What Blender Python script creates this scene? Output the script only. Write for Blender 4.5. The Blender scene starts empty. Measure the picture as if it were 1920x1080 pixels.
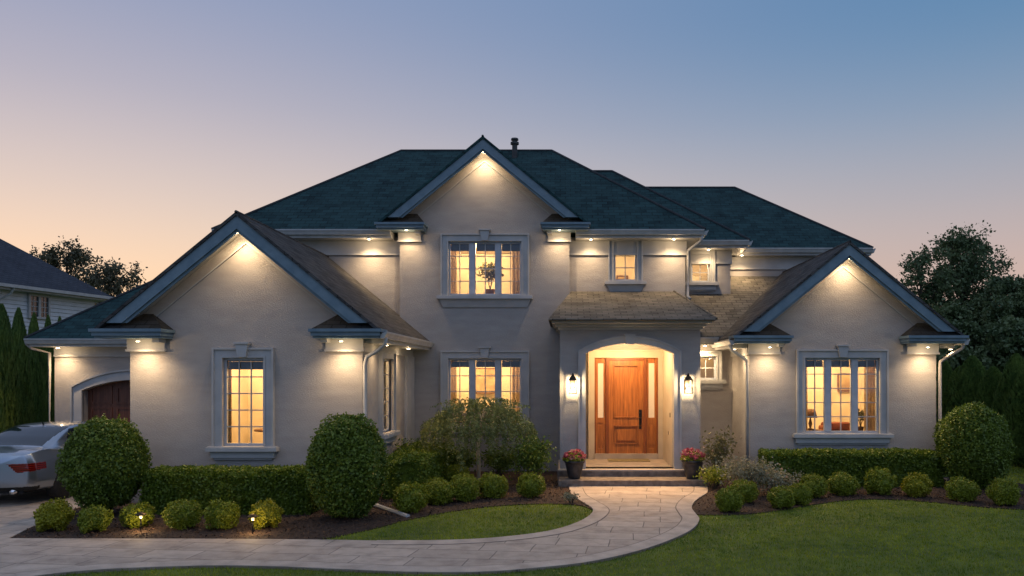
import bpy, math, random
import numpy as np
from mathutils import Vector, Matrix
from mathutils.geometry import tessellate_polygon
random.seed(7); RNG = np.random.default_rng(7)
S = bpy.context.scene
COL = S.collection
R = math.radians
H = 2.4
VX, VY, F = 1060.0, 700.0, 1450.0          # principal point and focal length of the photograph (1920 wide)
def G(px, py, z=0.0):                       # ground point seen at a pixel
    s = (py - VY) / (H - z)
    return ((px - VX) / s, F / s)

# ------------------------------------------------------------------ materials
MATS = {}
def newmat(name):
    m = bpy.data.materials.new(name); m.use_nodes = True
    MATS[name] = m
    nt = m.node_tree
    return m, nt, nt.nodes['Principled BSDF']
def N(nt, t, **kw):
    n = nt.nodes.new(t)
    for k, v in kw.items():
        if k in n.inputs: n.inputs[k].default_value = v
        else: setattr(n, k, v)
    return n
def ramp(nt, stops, interp='LINEAR'):
    n = nt.nodes.new('ShaderNodeValToRGB'); cr = n.color_ramp; cr.interpolation = interp
    while len(cr.elements) < len(stops): cr.elements.new(0.5)
    for e, (p, c) in zip(cr.elements, stops): e.position = p; e.color = (*c, 1)
    return n
def texmat(name, c1, c2, scale=4.0, rough=0.7, bump=0.0, bscale=None, stretch=(1,1,1), detail=6, coord='Object', metallic=0.0, lo=.35, hi=.65, spec=.5, bdist=.02):
    m, nt, b = newmat(name)
    tc = N(nt, 'ShaderNodeTexCoord'); mp = N(nt, 'ShaderNodeMapping'); mp.inputs['Scale'].default_value = stretch
    nt.links.new(tc.outputs[coord], mp.inputs['Vector'])
    no = N(nt, 'ShaderNodeTexNoise'); no.inputs['Scale'].default_value = scale; no.inputs['Detail'].default_value = detail
    nt.links.new(mp.outputs[0], no.inputs['Vector'])
    rp = ramp(nt, [(lo, c1), (hi, c2)]); nt.links.new(no.outputs['Fac'], rp.inputs[0])
    nt.links.new(rp.outputs[0], b.inputs['Base Color'])
    b.inputs['Roughness'].default_value = rough; b.inputs['Metallic'].default_value = metallic
    b.inputs['Specular IOR Level'].default_value = spec
    if bump:
        n2 = N(nt, 'ShaderNodeTexNoise'); n2.inputs['Scale'].default_value = bscale or scale*8; n2.inputs['Detail'].default_value = 5
        nt.links.new(mp.outputs[0], n2.inputs['Vector'])
        bp = N(nt, 'ShaderNodeBump'); bp.inputs['Strength'].default_value = bump; bp.inputs['Distance'].default_value = bdist
        nt.links.new(n2.outputs['Fac'], bp.inputs['Height']); nt.links.new(bp.outputs[0], b.inputs['Normal'])
    return m
texmat('stucco', (.335,.318,.305), (.385,.368,.355), 2.4, .85, .8, 30, (1,1,3.2), spec=.2, bdist=.014, detail=10, lo=.3, hi=.7)
texmat('stucco_trim', (.37,.375,.38), (.44,.445,.445), 3, .6, .15, 60, spec=.3)
texmat('white_paint', (.36,.37,.37), (.45,.455,.45), 5, .45, .08, 30)
texmat('rake_paint', (.11,.175,.225), (.16,.23,.28), 5, .5, .08, 30)
texmat('sash_paint', (.36,.40,.46), (.44,.48,.53), 5, .4)
texmat('cream_wall', (.62,.54,.42), (.78,.70,.56), 1.5, .8)
texmat('siding', (.58,.60,.62), (.66,.68,.70), 3, .6)
texmat('garage_wood', (.085,.028,.014), (.15,.052,.026), 3, .5, .2, 40, (6,6,.5))
texmat('dark_metal', (.012,.012,.014), (.03,.03,.03), 8, .4, metallic=.6)
texmat('bronze', (.03,.022,.016), (.06,.045,.03), 20, .4, metallic=.8)
texmat('pot_glaze', (.018,.02,.024), (.05,.052,.058), 9, .45, .2, 50)
texmat('soil', (.02,.013,.009), (.04,.028,.018), 20, .95)
texmat('step_stone', (.12,.095,.075), (.24,.195,.155), 9, .8, .35, 60)
texmat('porch_stone', (.36,.31,.26), (.46,.40,.34), 3, .6, .1, 40)

texmat('blind', (.05,.055,.06), (.09,.095,.10), 3, .8)
texmat('mat_fibre', (.20,.16,.08), (.30,.25,.13), 30, .95, .4, 120)
texmat('bark', (.035,.027,.02), (.09,.07,.05), 9, .9, .6, 30, (1,1,.25))
texmat('pale_bark', (.34,.27,.17), (.56,.46,.31), 9, .85, .5, 40, (1,1,.3))
texmat('rubber', (.01,.01,.01), (.02,.02,.02), 20, .8)
texmat('concrete', (.30,.28,.26), (.42,.40,.38), 5, .85, .2, 60)
texmat('brown_upholstery', (.10,.05,.03), (.16,.08,.05), 8, .9)
texmat('red_upholstery', (.14,.035,.02), (.20,.055,.035), 8, .9)
texmat('plate', (.32,.36,.34), (.42,.46,.44), 40, .5)
texmat('chrome', (.7,.7,.7), (.8,.8,.8), 3, .15, metallic=1)
texmat('pipe_metal', (.02,.02,.022), (.05,.05,.05), 9, .6)
texmat('picture', (.25,.16,.08), (.5,.38,.2), 4, .7)
texmat('shingle_edge', (.02,.024,.028), (.035,.04,.045), 9, .9)

def woodmat(name, c1, c2):
    m, nt, b = newmat(name)
    tc = N(nt, 'ShaderNodeTexCoord'); mp = N(nt, 'ShaderNodeMapping'); mp.inputs['Scale'].default_value = (14, 14, .9)
    nt.links.new(tc.outputs['Object'], mp.inputs['Vector'])
    no = N(nt, 'ShaderNodeTexNoise'); no.inputs['Scale'].default_value = 2.2; no.inputs['Detail'].default_value = 8; no.inputs['Distortion'].default_value = .7
    nt.links.new(mp.outputs[0], no.inputs['Vector'])
    rp = ramp(nt, [(.25, c1), (.75, c2)]); nt.links.new(no.outputs['Fac'], rp.inputs[0]); nt.links.new(rp.outputs[0], b.inputs['Base Color'])
    b.inputs['Roughness'].default_value = .38
    return m
woodmat('door_wood', (.17,.055,.012), (.50,.185,.042))
woodmat('door_wood_dark', (.13,.036,.009), (.25,.076,.019))
texmat('porch_cream', (.44,.38,.30), (.54,.48,.38), 1.5, .8)

def shingles(name, c1, c2, c3, course=.15):
    m, nt, b = newmat(name)
    uv = N(nt, 'ShaderNodeUVMap'); uv.uv_map = 'UVMap'
    wob = N(nt, 'ShaderNodeTexNoise'); wob.inputs['Scale'].default_value = 1.1
    nt.links.new(uv.outputs[0], wob.inputs['Vector'])
    mx = N(nt, 'ShaderNodeMix'); mx.data_type = 'RGBA'; mx.blend_type = 'LINEAR_LIGHT'; mx.inputs['Factor'].default_value = .015
    nt.links.new(uv.outputs[0], mx.inputs['A']); nt.links.new(wob.outputs['Color'], mx.inputs['B'])
    br = N(nt, 'ShaderNodeTexBrick'); br.offset = .5
    br.inputs['Scale'].default_value = 1; br.inputs['Brick Width'].default_value = .27; br.inputs['Row Height'].default_value = course
    br.inputs['Mortar Size'].default_value = .012; br.inputs['Mortar Smooth'].default_value = .3; br.inputs['Bias'].default_value = 0
    br.inputs['Color1'].default_value = (*c1, 1); br.inputs['Color2'].default_value = (*c2, 1); br.inputs['Mortar'].default_value = (*[v*.3 for v in c1], 1)
    nt.links.new(mx.outputs['Result'], br.inputs['Vector'])
    no = N(nt, 'ShaderNodeTexNoise'); no.inputs['Scale'].default_value = 1.6; no.inputs['Detail'].default_value = 9; no.inputs['Roughness'].default_value = .7
    nt.links.new(uv.outputs[0], no.inputs['Vector'])
    rp = ramp(nt, [(.38, (0,0,0)), (.66, (1,1,1))]); nt.links.new(no.outputs['Fac'], rp.inputs[0])
    m2 = N(nt, 'ShaderNodeMix'); m2.data_type = 'RGBA'; m2.inputs['B'].default_value = (*c3, 1)
    mm = N(nt, 'ShaderNodeMath', operation='MULTIPLY'); mm.inputs[1].default_value = .6
    nt.links.new(rp.outputs[0], mm.inputs[0]); nt.links.new(mm.outputs[0], m2.inputs['Factor'])
    nt.links.new(br.outputs['Color'], m2.inputs['A']); nt.links.new(m2.outputs['Result'], b.inputs['Base Color'])
    # sawtooth courses
    sp = N(nt, 'ShaderNodeSeparateXYZ'); nt.links.new(mx.outputs['Result'], sp.inputs[0])
    dv = N(nt, 'ShaderNodeMath', operation='DIVIDE'); dv.inputs[1].default_value = course; nt.links.new(sp.outputs['Y'], dv.inputs[0])
    fr = N(nt, 'ShaderNodeMath', operation='FRACT'); nt.links.new(dv.outputs[0], fr.inputs[0])
    iv = N(nt, 'ShaderNodeMath', operation='SUBTRACT'); iv.inputs[0].default_value = 1; nt.links.new(fr.outputs[0], iv.inputs[1])
    ad = N(nt, 'ShaderNodeMath', operation='MULTIPLY_ADD'); ad.inputs[1].default_value = 1.0
    n3 = N(nt, 'ShaderNodeTexNoise'); n3.inputs['Scale'].default_value = 60; nt.links.new(uv.outputs[0], n3.inputs['Vector'])
    nt.links.new(iv.outputs[0], ad.inputs[0]); nt.links.new(n3.outputs['Fac'], ad.inputs[2])
    bp = N(nt, 'ShaderNodeBump'); bp.inputs['Strength'].default_value = .8; bp.inputs['Distance'].default_value = .02
    nt.links.new(ad.outputs[0], bp.inputs['Height']); nt.links.new(bp.outputs[0], b.inputs['Normal'])
    b.inputs['Roughness'].default_value = .9; b.inputs['Specular IOR Level'].default_value = .25
    return m
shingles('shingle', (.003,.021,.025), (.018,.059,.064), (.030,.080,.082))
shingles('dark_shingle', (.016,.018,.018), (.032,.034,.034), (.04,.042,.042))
shingles('wing_shingle_lit', (.024,.025,.027), (.078,.076,.075), (.10,.097,.093))  # greyer copy of shingle with the warm eave light put into its colour
shingles('shingle_warm_lit', (.055,.052,.044), (.15,.137,.115), (.19,.175,.145))  # low and porch roofs: warm lamp light painted into a browner shingle copy
shingles('grey_shingle', (.035,.042,.058), (.05,.06,.078), (.06,.07,.09))

def pavers():
    m, nt, b = newmat('paving')
    tc = N(nt, 'ShaderNodeTexCoord'); mp = N(nt, 'ShaderNodeMapping'); mp.inputs['Rotation'].default_value = (0,0,R(7))
    nt.links.new(tc.outputs['Object'], mp.inputs['Vector'])
    wob = N(nt, 'ShaderNodeTexNoise'); wob.inputs['Scale'].default_value = .8; nt.links.new(mp.outputs[0], wob.inputs['Vector'])
    mx = N(nt, 'ShaderNodeMix'); mx.data_type = 'RGBA'; mx.blend_type = 'LINEAR_LIGHT'; mx.inputs['Factor'].default_value = .05
    nt.links.new(mp.outputs[0], mx.inputs['A']); nt.links.new(wob.outputs['Color'], mx.inputs['B'])
    br = N(nt, 'ShaderNodeTexBrick'); br.offset = .37; br.offset_frequency = 2; br.squash = 1.5; br.squash_frequency = 3
    br.inputs['Scale'].default_value = 1; br.inputs['Brick Width'].default_value = .72; br.inputs['Row Height'].default_value = .46
    br.inputs['Mortar Size'].default_value = .009; br.inputs['Mortar Smooth'].default_value = .5; br.inputs['Bias'].default_value = -.1
    br.inputs['Color1'].default_value = (.46,.375,.30,1); br.inputs['Color2'].default_value = (.58,.48,.385,1); br.inputs['Mortar'].default_value = (.21,.18,.155,1)
    nt.links.new(mx.outputs['Result'], br.inputs['Vector'])
    no = N(nt, 'ShaderNodeTexNoise'); no.inputs['Scale'].default_value = 3.3; no.inputs['Detail'].default_value = 8; no.inputs['Roughness'].default_value = .65
    nt.links.new(mp.outputs[0], no.inputs['Vector'])
    rp = ramp(nt, [(.25, (.52,.50,.50)), (.5,(.88,.87,.86)), (.75, (1.1,1.1,1.1))]); nt.links.new(no.outputs['Fac'], rp.inputs[0])
    m2 = N(nt, 'ShaderNodeMix'); m2.data_type = 'RGBA'; m2.blend_type = 'MULTIPLY'; m2.inputs['Factor'].default_value = 1
    nt.links.new(br.outputs['Color'], m2.inputs['A']); nt.links.new(rp.outputs[0], m2.inputs['B']); nt.links.new(m2.outputs['Result'], b.inputs['Base Color'])
    sb = N(nt, 'ShaderNodeMath', operation='SUBTRACT'); nt.links.new(no.outputs['Fac'], sb.inputs[0]); nt.links.new(br.outputs['Fac'], sb.inputs[1])
    bp = N(nt, 'ShaderNodeBump'); bp.inputs['Strength'].default_value = .6; bp.inputs['Distance'].default_value = .02
    nt.links.new(sb.outputs[0], bp.inputs['Height']); nt.links.new(bp.outputs[0], b.inputs['Normal'])
    b.inputs['Roughness'].default_value = .75
pavers()
texmat('path_border', (.35,.285,.23), (.57,.475,.385), 3.3, .75, .4, 40, detail=8, lo=.3, hi=.7)

def leafmat(name, c1, c2, scale=7., trans=.25, rough=.5):
    m, nt, b = newmat(name)
    tc = N(nt, 'ShaderNodeTexCoord')
    no = N(nt, 'ShaderNodeTexNoise'); no.inputs['Scale'].default_value = scale; no.inputs['Detail'].default_value = 2
    nt.links.new(tc.outputs['Object'], no.inputs['Vector'])
    n2 = N(nt, 'ShaderNodeTexNoise'); n2.inputs['Scale'].default_value = scale*7; n2.inputs['Detail'].default_value = 1
    nt.links.new(tc.outputs['Object'], n2.inputs['Vector'])
    av = N(nt, 'ShaderNodeMath', operation='ADD'); nt.links.new(no.outputs['Fac'], av.inputs[0]); nt.links.new(n2.outputs['Fac'], av.inputs[1])
    hf = N(nt, 'ShaderNodeMath', operation='MULTIPLY'); hf.inputs[1].default_value = .5; nt.links.new(av.outputs[0], hf.inputs[0])
    rp = ramp(nt, [(.36, c1), (.62, c2)]); nt.links.new(hf.outputs[0], rp.inputs[0]); nt.links.new(rp.outputs[0], b.inputs['Base Color'])
    b.inputs['Roughness'].default_value = rough; b.inputs['Specular IOR Level'].default_value = .4
    tr = N(nt, 'ShaderNodeBsdfTranslucent'); nt.links.new(rp.outputs[0], tr.inputs['Color'])
    ms = N(nt, 'ShaderNodeMixShader'); ms.inputs[0].default_value = trans
    nt.links.new(b.outputs[0], ms.inputs[1]); nt.links.new(tr.outputs[0], ms.inputs[2])
    nt.links.new(ms.outputs[0], nt.nodes['Material Output'].inputs['Surface'])
leafmat('leaf_boxwood', (0.084,0.128,0.009), (0.307,0.351,0.024), 9)
leafmat('leaf_topiary', (0.052,0.102,0.012), (0.184,0.255,0.029), 9)
leafmat('leaf_hedge', (0.055,0.105,0.008), (0.178,0.240,0.020), 8)
leafmat('leaf_gold', (0.149,0.184,0.010), (0.422,0.391,0.023), 9)
leafmat('leaf_weeping', (0.095,0.133,0.048), (0.266,0.304,0.104), 4)
leafmat('leaf_arborvitae', (0.050,0.107,0.024), (0.157,0.235,0.048), 3)
leafmat('leaf_tree', (0.062,0.111,0.050), (0.139,0.187,0.077), 1.2)
leafmat('leaf_oak', (0.068,0.072,0.044), (0.152,0.144,0.075), 1.2)
leafmat('leaf_variegated', (.09,.13,.06), (.42,.38,.26), 25)
leafmat('leaf_rose', (0.070,0.098,0.035), (0.196,0.168,0.070), 12)
leafmat('petal_pink', (.30,.03,.07), (.50,.12,.17), 20)
leafmat('petal_pale', (.45,.25,.18), (.62,.45,.32), 20)
leafmat('grass_blade', (.09,.155,.008), (.34,.385,.026), .9, rough=.6)
leafmat('curtain', (.42,.33,.25), (.56,.46,.36), 3, trans=.6, rough=.9)
leafmat('indoor_leaf', (.05,.05,.02), (.10,.09,.03), 9)
texmat('lawn_soil', (.06,.095,.008), (.12,.16,.014), 1.1, .9, .5, 60, detail=9)
texmat('mulch', (.020,.011,.007), (.065,.036,.022), 28, .95, 1.0, 60, detail=8)
texmat('mulch_chip', (.03,.017,.010), (.115,.062,.036), 14, .9)

def glassmat(name, tint=(1,1,1), f=.12):
    m, nt, b = newmat(name); nt.nodes.remove(b)
    t = N(nt, 'ShaderNodeBsdfTransparent'); t.inputs[0].default_value = (*tint, 1)
    g = N(nt, 'ShaderNodeBsdfGlossy'); g.inputs['Roughness'].default_value = .03; g.inputs[0].default_value = (.9,.95,1,1)
    fr = N(nt, 'ShaderNodeFresnel'); fr.inputs[0].default_value = 1.45
    a = N(nt, 'ShaderNodeMath', operation='ADD'); a.inputs[1].default_value = f*.4; nt.links.new(fr.outputs[0], a.inputs[0])
    ms = N(nt, 'ShaderNodeMixShader'); nt.links.new(a.outputs[0], ms.inputs[0]); nt.links.new(t.outputs[0], ms.inputs[1]); nt.links.new(g.outputs[0], ms.inputs[2])
    nt.links.new(ms.outputs[0], nt.nodes['Material Output'].inputs['Surface'])
glassmat('glass', (.96,.97,.96)); glassmat('lantern_glass', (.95,.95,.92), .2)
def darkglass():
    m, nt, b = newmat('dark_glass'); b.inputs['Base Color'].default_value = (.012,.02,.026,1); b.inputs['Roughness'].default_value = .05
    b.inputs['Specular IOR Level'].default_value = .9
    m, nt, b = newmat('frosted_glass')
    no = N(nt, 'ShaderNodeTexNoise'); no.inputs['Scale'].default_value = 60
    rp = ramp(nt, [(.3, (.55,.47,.36)), (.7, (.72,.63,.50))]); nt.links.new(no.outputs['Fac'], rp.inputs[0]); nt.links.new(rp.outputs[0], b.inputs['Base Color'])
    b.inputs['Roughness'].default_value = .25
    b.inputs['Emission Color'].default_value = (1,.72,.42,1); b.inputs['Emission Strength'].default_value = .12
    m, nt, b = newmat('car_paint')
    b.inputs['Metallic'].default_value = .9; b.inputs['Roughness'].default_value = .28
    b.inputs['Coat Weight'].default_value = 1; b.inputs['Coat Roughness'].default_value = .04
    no = N(nt, 'ShaderNodeTexNoise'); no.inputs['Scale'].default_value = 900
    rp = ramp(nt, [(.3, (.33,.39,.46)), (.7, (.41,.47,.54))]); nt.links.new(no.outputs['Fac'], rp.inputs[0]); nt.links.new(rp.outputs[0], b.inputs['Base Color'])
    m, nt, b = newmat('tail_red'); b.inputs['Base Color'].default_value = (.45,.012,.012,1); b.inputs['Roughness'].default_value = .12
    b.inputs['Coat Weight'].default_value = 1
    w = N(nt, 'ShaderNodeTexWave'); w.bands_direction = 'Z'; w.inputs['Scale'].default_value = 9
    tc = N(nt, 'ShaderNodeTexCoord'); nt.links.new(tc.outputs['Object'], w.inputs['Vector'])
    rp = ramp(nt, [(.3, (.07,.003,.003)), (.8, (.26,.012,.010))]); nt.links.new(w.outputs['Fac'], rp.inputs[0]); nt.links.new(rp.outputs[0], b.inputs['Base Color'])
darkglass()
def emitmat(name, col, st):
    m, nt, b = newmat(name); b.inputs['Base Color'].default_value = (*col, 1)
    b.inputs['Emission Color'].default_value = (*col, 1); b.inputs['Emission Strength'].default_value = st
emitmat('lamp_lens', (1,.80,.50), 20); emitmat('lantern_bulb', (1,.90,.72), 30); emitmat('path_lens', (1,.75,.4), 1.2); emitmat('shade_glow', (1,.72,.40), 1.5)

# ------------------------------------------------------------------ mesh helpers
def auto_uv(me):
    uvl = me.uv_layers.new(name='UVMap')
    for p in me.polygons:
        n = p.normal
        h = Vector((0,0,1)).cross(n)
        h = h.normalized() if h.length > 1e-3 else Vector((1,0,0))
        v = n.cross(h)
        for li in p.loop_indices:
            co = me.vertices[me.loops[li].vertex_index].co
            uvl.data[li].uv = (co.dot(h), co.dot(v))
class MB:
    def __init__(s): s.v = []; s.f = []
    def add(s, vs, fs):
        o = len(s.v); s.v += [tuple(v) for v in vs]; s.f += [tuple(i+o for i in f) for f in fs]; return s
    def box(s, x0, x1, y0, y1, z0, z1):
        return s.add([(x0,y0,z0),(x1,y0,z0),(x1,y1,z0),(x0,y1,z0),(x0,y0,z1),(x1,y0,z1),(x1,y1,z1),(x0,y1,z1)],
                     [(0,3,2,1),(4,5,6,7),(0,1,5,4),(1,2,6,5),(2,3,7,6),(3,0,4,7)])
    def prism(s, pts, y0, y1):              # XZ outline (counter-clockwise seen from -Y) between two Y planes
        n = len(pts); vs = [(x,y0,z) for x,z in pts] + [(x,y1,z) for x,z in pts]
        tri = tessellate_polygon([[Vector((x,z,0)) for x,z in pts]])
        fs = []
        for t in tri:
            a, b, c = t
            ar = (pts[b][0]-pts[a][0])*(pts[c][1]-pts[a][1])-(pts[c][0]-pts[a][0])*(pts[b][1]-pts[a][1])
            if ar < 0: a, c = c, a
            fs.append((a,b,c)); fs.append((c+n,b+n,a+n))
        ar = sum(pts[i][0]*pts[(i+1)%n][1]-pts[(i+1)%n][0]*pts[i][1] for i in range(n))
        for i in range(n):
            j = (i+1)%n
            fs.append((i,i+n,j+n,j) if ar > 0 else (j,j+n,i+n,i))
        return s.add(vs, fs)
    def slab(s, pts, z0, z1):               # XY outline between two heights
        n = len(pts)
        ar = sum(pts[i][0]*pts[(i+1)%n][1]-pts[(i+1)%n][0]*pts[i][1] for i in range(n))
        if ar < 0: pts = pts[::-1]
        vs = [(x,y,z1) for x,y in pts] + [(x,y,z0) for x,y in pts]
        fs = []
        for a,b,c in tessellate_polygon([[Vector((x,y,0)) for x,y in pts]]):
            cr = (pts[b][0]-pts[a][0])*(pts[c][1]-pts[a][1])-(pts[c][0]-pts[a][0])*(pts[b][1]-pts[a][1])
            if cr < 0: a, c = c, a
            fs.append((a,b,c))
        for i in range(n):
            j = (i+1)%n; fs.append((j,i,i+n,j+n))
        return s.add(vs, fs)
    def tube(s, path, r, n=8, caps=True):
        path = [Vector(p) for p in path]; rs = r if isinstance(r, (list,tuple)) else [r]*len(path)
        o = len(s.v); up = None
        for i, p in enumerate(path):
            d = (path[min(i+1,len(path)-1)] - path[max(i-1,0)]).normalized()
            if up is None: up = Vector((0,0,1)) if abs(d.z) < .9 else Vector((1,0,0))
            a = d.cross(up).normalized(); b = d.cross(a).normalized()
            for k in range(n):
                t = 2*math.pi*k/n; s.v.append(tuple(p + a*math.cos(t)*rs[i] + b*math.sin(t)*rs[i]))
        for i in range(len(path)-1):
            for k in range(n):
                k2 = (k+1)%n; s.f.append((o+i*n+k, o+i*n+k2, o+(i+1)*n+k2, o+(i+1)*n+k))
        if caps: s.f.append(tuple(o+k for k in range(n))[::-1]); s.f.append(tuple(o+(len(path)-1)*n+k for k in range(n)))
        return s
    def lathe(s, prof, c=(0,0,0), n=24):
        o = len(s.v)
        for r, z in prof:
            for k in range(n):
                t = 2*math.pi*k/n; s.v.append((c[0]+r*math.cos(t), c[1]+r*math.sin(t), c[2]+z))
        for i in range(len(prof)-1):
            for k in range(n):
                k2 = (k+1)%n; s.f.append((o+i*n+k, o+i*n+k2, o+(i+1)*n+k2, o+(i+1)*n+k))
        s.f.append(tuple(o+k for k in range(n))[::-1]); s.f.append(tuple(o+(len(prof)-1)*n+k for k in range(n)))
        return s
    def build(s, name, mat, parent=None, smooth=False, loc=None, bevel=0):
        me = bpy.data.meshes.new(name); me.from_pydata(s.v, [], s.f); me.update()
        auto_uv(me)
        o = bpy.data.objects.new(name, me); COL.objects.link(o)
        me.materials.append(MATS[mat])
        if parent: o.parent = parent
        if loc: o.location = loc
        if smooth:
            for p in me.polygons: p.use_smooth = True
        if bevel:
            m = o.modifiers.new('bevel', 'BEVEL'); m.width = bevel; m.segments = 2; m.limit_method = 'ANGLE'
        return o
def bx(name, mat, parent, *d, **k): return MB().box(*d).build(name, mat, parent, **k)
def tag(o, label=None, cat=None, group=None, kind=None):
    for k, v in (('label',label),('category',cat),('group',group),('kind',kind)):
        if v: o[k] = v
    return o
def empty(name, loc=(0,0,0), rz=0, parent=None):
    o = bpy.data.objects.new(name, None); COL.objects.link(o); o.location = loc; o.rotation_euler.z = rz
    if parent: o.parent = parent
    return o
def kids(o): return [c for c in bpy.data.objects if c.parent is o]
def copy_tree(o, parent=None):
    c = o.copy(); COL.objects.link(c)
    if parent: c.parent = parent
    for ch in kids(o): copy_tree(ch, c)
    return c
def lamp(name, typ, loc, power, col, parent=None, size=.03, rot=(0,0,0), spot=None, blend=.6):
    l = bpy.data.lights.new(name, typ); l.energy = power; l.color = col
    if typ == 'AREA': l.size = size
    else: l.shadow_soft_size = size
    if typ == 'SPOT': l.spot_size = R(spot); l.spot_blend = blend
    o = bpy.data.objects.new(name, l); COL.objects.link(o); o.location = loc; o.rotation_euler = rot
    if parent: o.parent = parent
    return o
WARM = (1, .68, .37)

# ------------------------------------------------------------------ setting
def catmull(P, n=8):
    out = []
    for i in range(len(P)-1):
        p0 = P[max(i-1,0)]; p1 = P[i]; p2 = P[i+1]; p3 = P[min(i+2,len(P)-1)]
        for k in range(n):
            t = k/n
            out.append(tuple(.5*((2*b)+(-a+c)*t+(2*a-5*b+4*c-d)*t*t+(-a+3*b-3*c+d)*t**3) for a,b,c,d in zip(p0,p1,p2,p3)))
    out.append(tuple(P[-1])); return out
bx('ground', 'lawn_soil', None, -220, 220, -60, 400, -.5, 0)['kind'] = 'structure'
# walkway edges, from the steps outwards
left_edge = catmull([G(*p) for p in [(1066,912),(1072,930),(1092,944),(1111,957),(1106,969),(1080,984),(1030,999),(950,1010),(860,1016),(740,1017.5),(600,1015.5),(420,1014),(200,1013.5),(16,1013)]])
drive_edge = [G(60,991), G(145,955), G(235,930), (-8.4,15.4), (-8.35,19.05)]
right_edge = catmull([G(*p) for p in [(1326,912),(1326,926),(1306,940),(1297,954),(1304,966),(1311,977),(1300,994),(1265,1013),(1200,1036),(1110,1057),(1010,1069),(900,1077),(760,1077),(640,1072),(520,1067),(420,1065),(320,1067),(200,1072),(105,1080),(0,1094)]])
paved = left_edge + drive_edge + [(-14.6,19.05), (-14.6,7.0), (-9.5,7.6)] + right_edge[::-1]
pv = MB().slab(paved, 0, .03).build('walkway', 'paving'); pv['kind'] = 'structure'
def offset(line, d):
    out = []
    for i, p in enumerate(line):
        a = Vector(line[max(i-1,0)]); b = Vector(line[min(i+1,len(line)-1)]); t = (b-a).normalized()
        out.append((p[0]-t.y*d, p[1]+t.x*d))
    return out
def border(line, d0, d1, z0, z1, name, mat):
    a = offset(line, d0); b = offset(line, d1); m = MB(); n = len(line)
    m.add([(x,y,z1) for x,y in a]+[(x,y,z1) for x,y in b]+[(x,y,z0) for x,y in a]+[(x,y,z0) for x,y in b],
          [(i,i+1,n+i+1,n+i) for i in range(n-1)]+[(i+1,i,2*n+i,2*n+i+1) for i in range(n-1)]+[(n+i,n+i+1,3*n+i+1,3*n+i) for i in range(n-1)])
    o = m.build(name, mat); o['kind'] = 'structure'; return o
border(left_edge[3:75], 0.0, .27, .0, .036, 'path_edging', 'path_border')
border(right_edge[3:150], 0.0, -.27, .0, .036, 'path_edging', 'path_border')
texmat('joint', (.15,.12,.10), (.20,.17,.14), 20, .9)
border(left_edge[3:75], .27, .288, .0, .034, 'path_joint', 'joint')
border(right_edge[3:150], -.27, -.288, .0, .034, 'path_joint', 'joint')
# planting beds
i0 = min(range(len(left_edge)), key=lambda i: abs(left_edge[i][0]-G(590,1015)[0]))
iA = min(range(len(left_edge)), key=lambda i: math.dist(left_edge[i], G(1111,957)))
bed_arc = catmull([G(*p) for p in [(1111,957),(1080,948),(1010,946),(930,950),(850,960),(770,975),(700,993),(640,1006),(590,1015)]])
bedL = bed_arc + left_edge[i0:] + drive_edge[:3] + [(-8.3,14.1),(-8.3,15.6),(-3.7,19.2),(.2,19.1),(.2,16.3)] + left_edge[:iA]
bed_rarc = catmull([G(*p) for p in [(1304,966),(1340,967),(1400,965),(1470,957),(1540,945),(1610,938),(1680,938),(1760,944),(1840,952),(1925,957),(2050,962)]])
iB = min(range(len(right_edge)), key=lambda i: math.dist(right_edge[i], G(1304,966)))
bedR = right_edge[:iB+1] + bed_rarc + [G(2050,925), (10.2,15.9), (9.4,17.6), (4.0,19.2), (2.7,19.2), (2.7,16.3)]
for nm, poly in (('planting_bed', bedL), ('planting_bed', bedR)):
    MB().slab(poly, 0, .018).build(nm, 'mulch')['kind'] = 'structure'

def inside(poly, X, Y):
    P = np.array(poly); c = np.zeros(len(X), bool); j = len(P)-1
    for i in range(len(P)):
        xi, yi = P[i]; xj, yj = P[j]
        with np.errstate(divide='ignore', invalid='ignore'):
            t = ((yi > Y) != (yj > Y)) & (X < (xj-xi)*(Y-yi)/(yj-yi+1e-12)+xi)
        c ^= t; j = i
    return c
def np_mesh(name, V, Fs, mat, parent=None, k=4):
    me = bpy.data.meshes.new(name); nv = len(V); nf = len(Fs)
    me.vertices.add(nv); me.vertices.foreach_set('co', V.astype(np.float32).ravel())
    me.loops.add(nf*k); me.loops.foreach_set('vertex_index', Fs.astype(np.int32).ravel())
    me.polygons.add(nf); me.polygons.foreach_set('loop_start', np.arange(0, nf*k, k, dtype=np.int32))
    me.polygons.foreach_set('loop_total', np.full(nf, k, dtype=np.int32))
    me.update(); me.validate(); me.materials.append(MATS[mat])
    o = bpy.data.objects.new(name, me); COL.objects.link(o)
    if parent: o.parent = parent
    return o
def cards(P, size, nrm=None, aspect=.55, align=.0, rng=RNG):      # leaf quads, random orientation, optionally biased to a normal
    n = len(P); d = rng.normal(size=(n,3)); d /= np.linalg.norm(d,axis=1)[:,None]
    if nrm is not None:
        d = d*(1-align)+nrm*align; d /= np.linalg.norm(d,axis=1)[:,None]+1e-9
    r = rng.normal(size=(n,3)); a = np.cross(d, r); a /= np.linalg.norm(a,axis=1)[:,None]+1e-9; b = np.cross(d, a)
    s = (size*rng.uniform(.6,1.35,n))[:,None]
    V = np.stack([P-a*s*.5, P+b*s*.5*aspect, P+a*s*.5, P-b*s*.5*aspect], 1).reshape(-1,3)
    return V
def quads(n): return np.arange(n*4).reshape(n,4)

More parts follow.
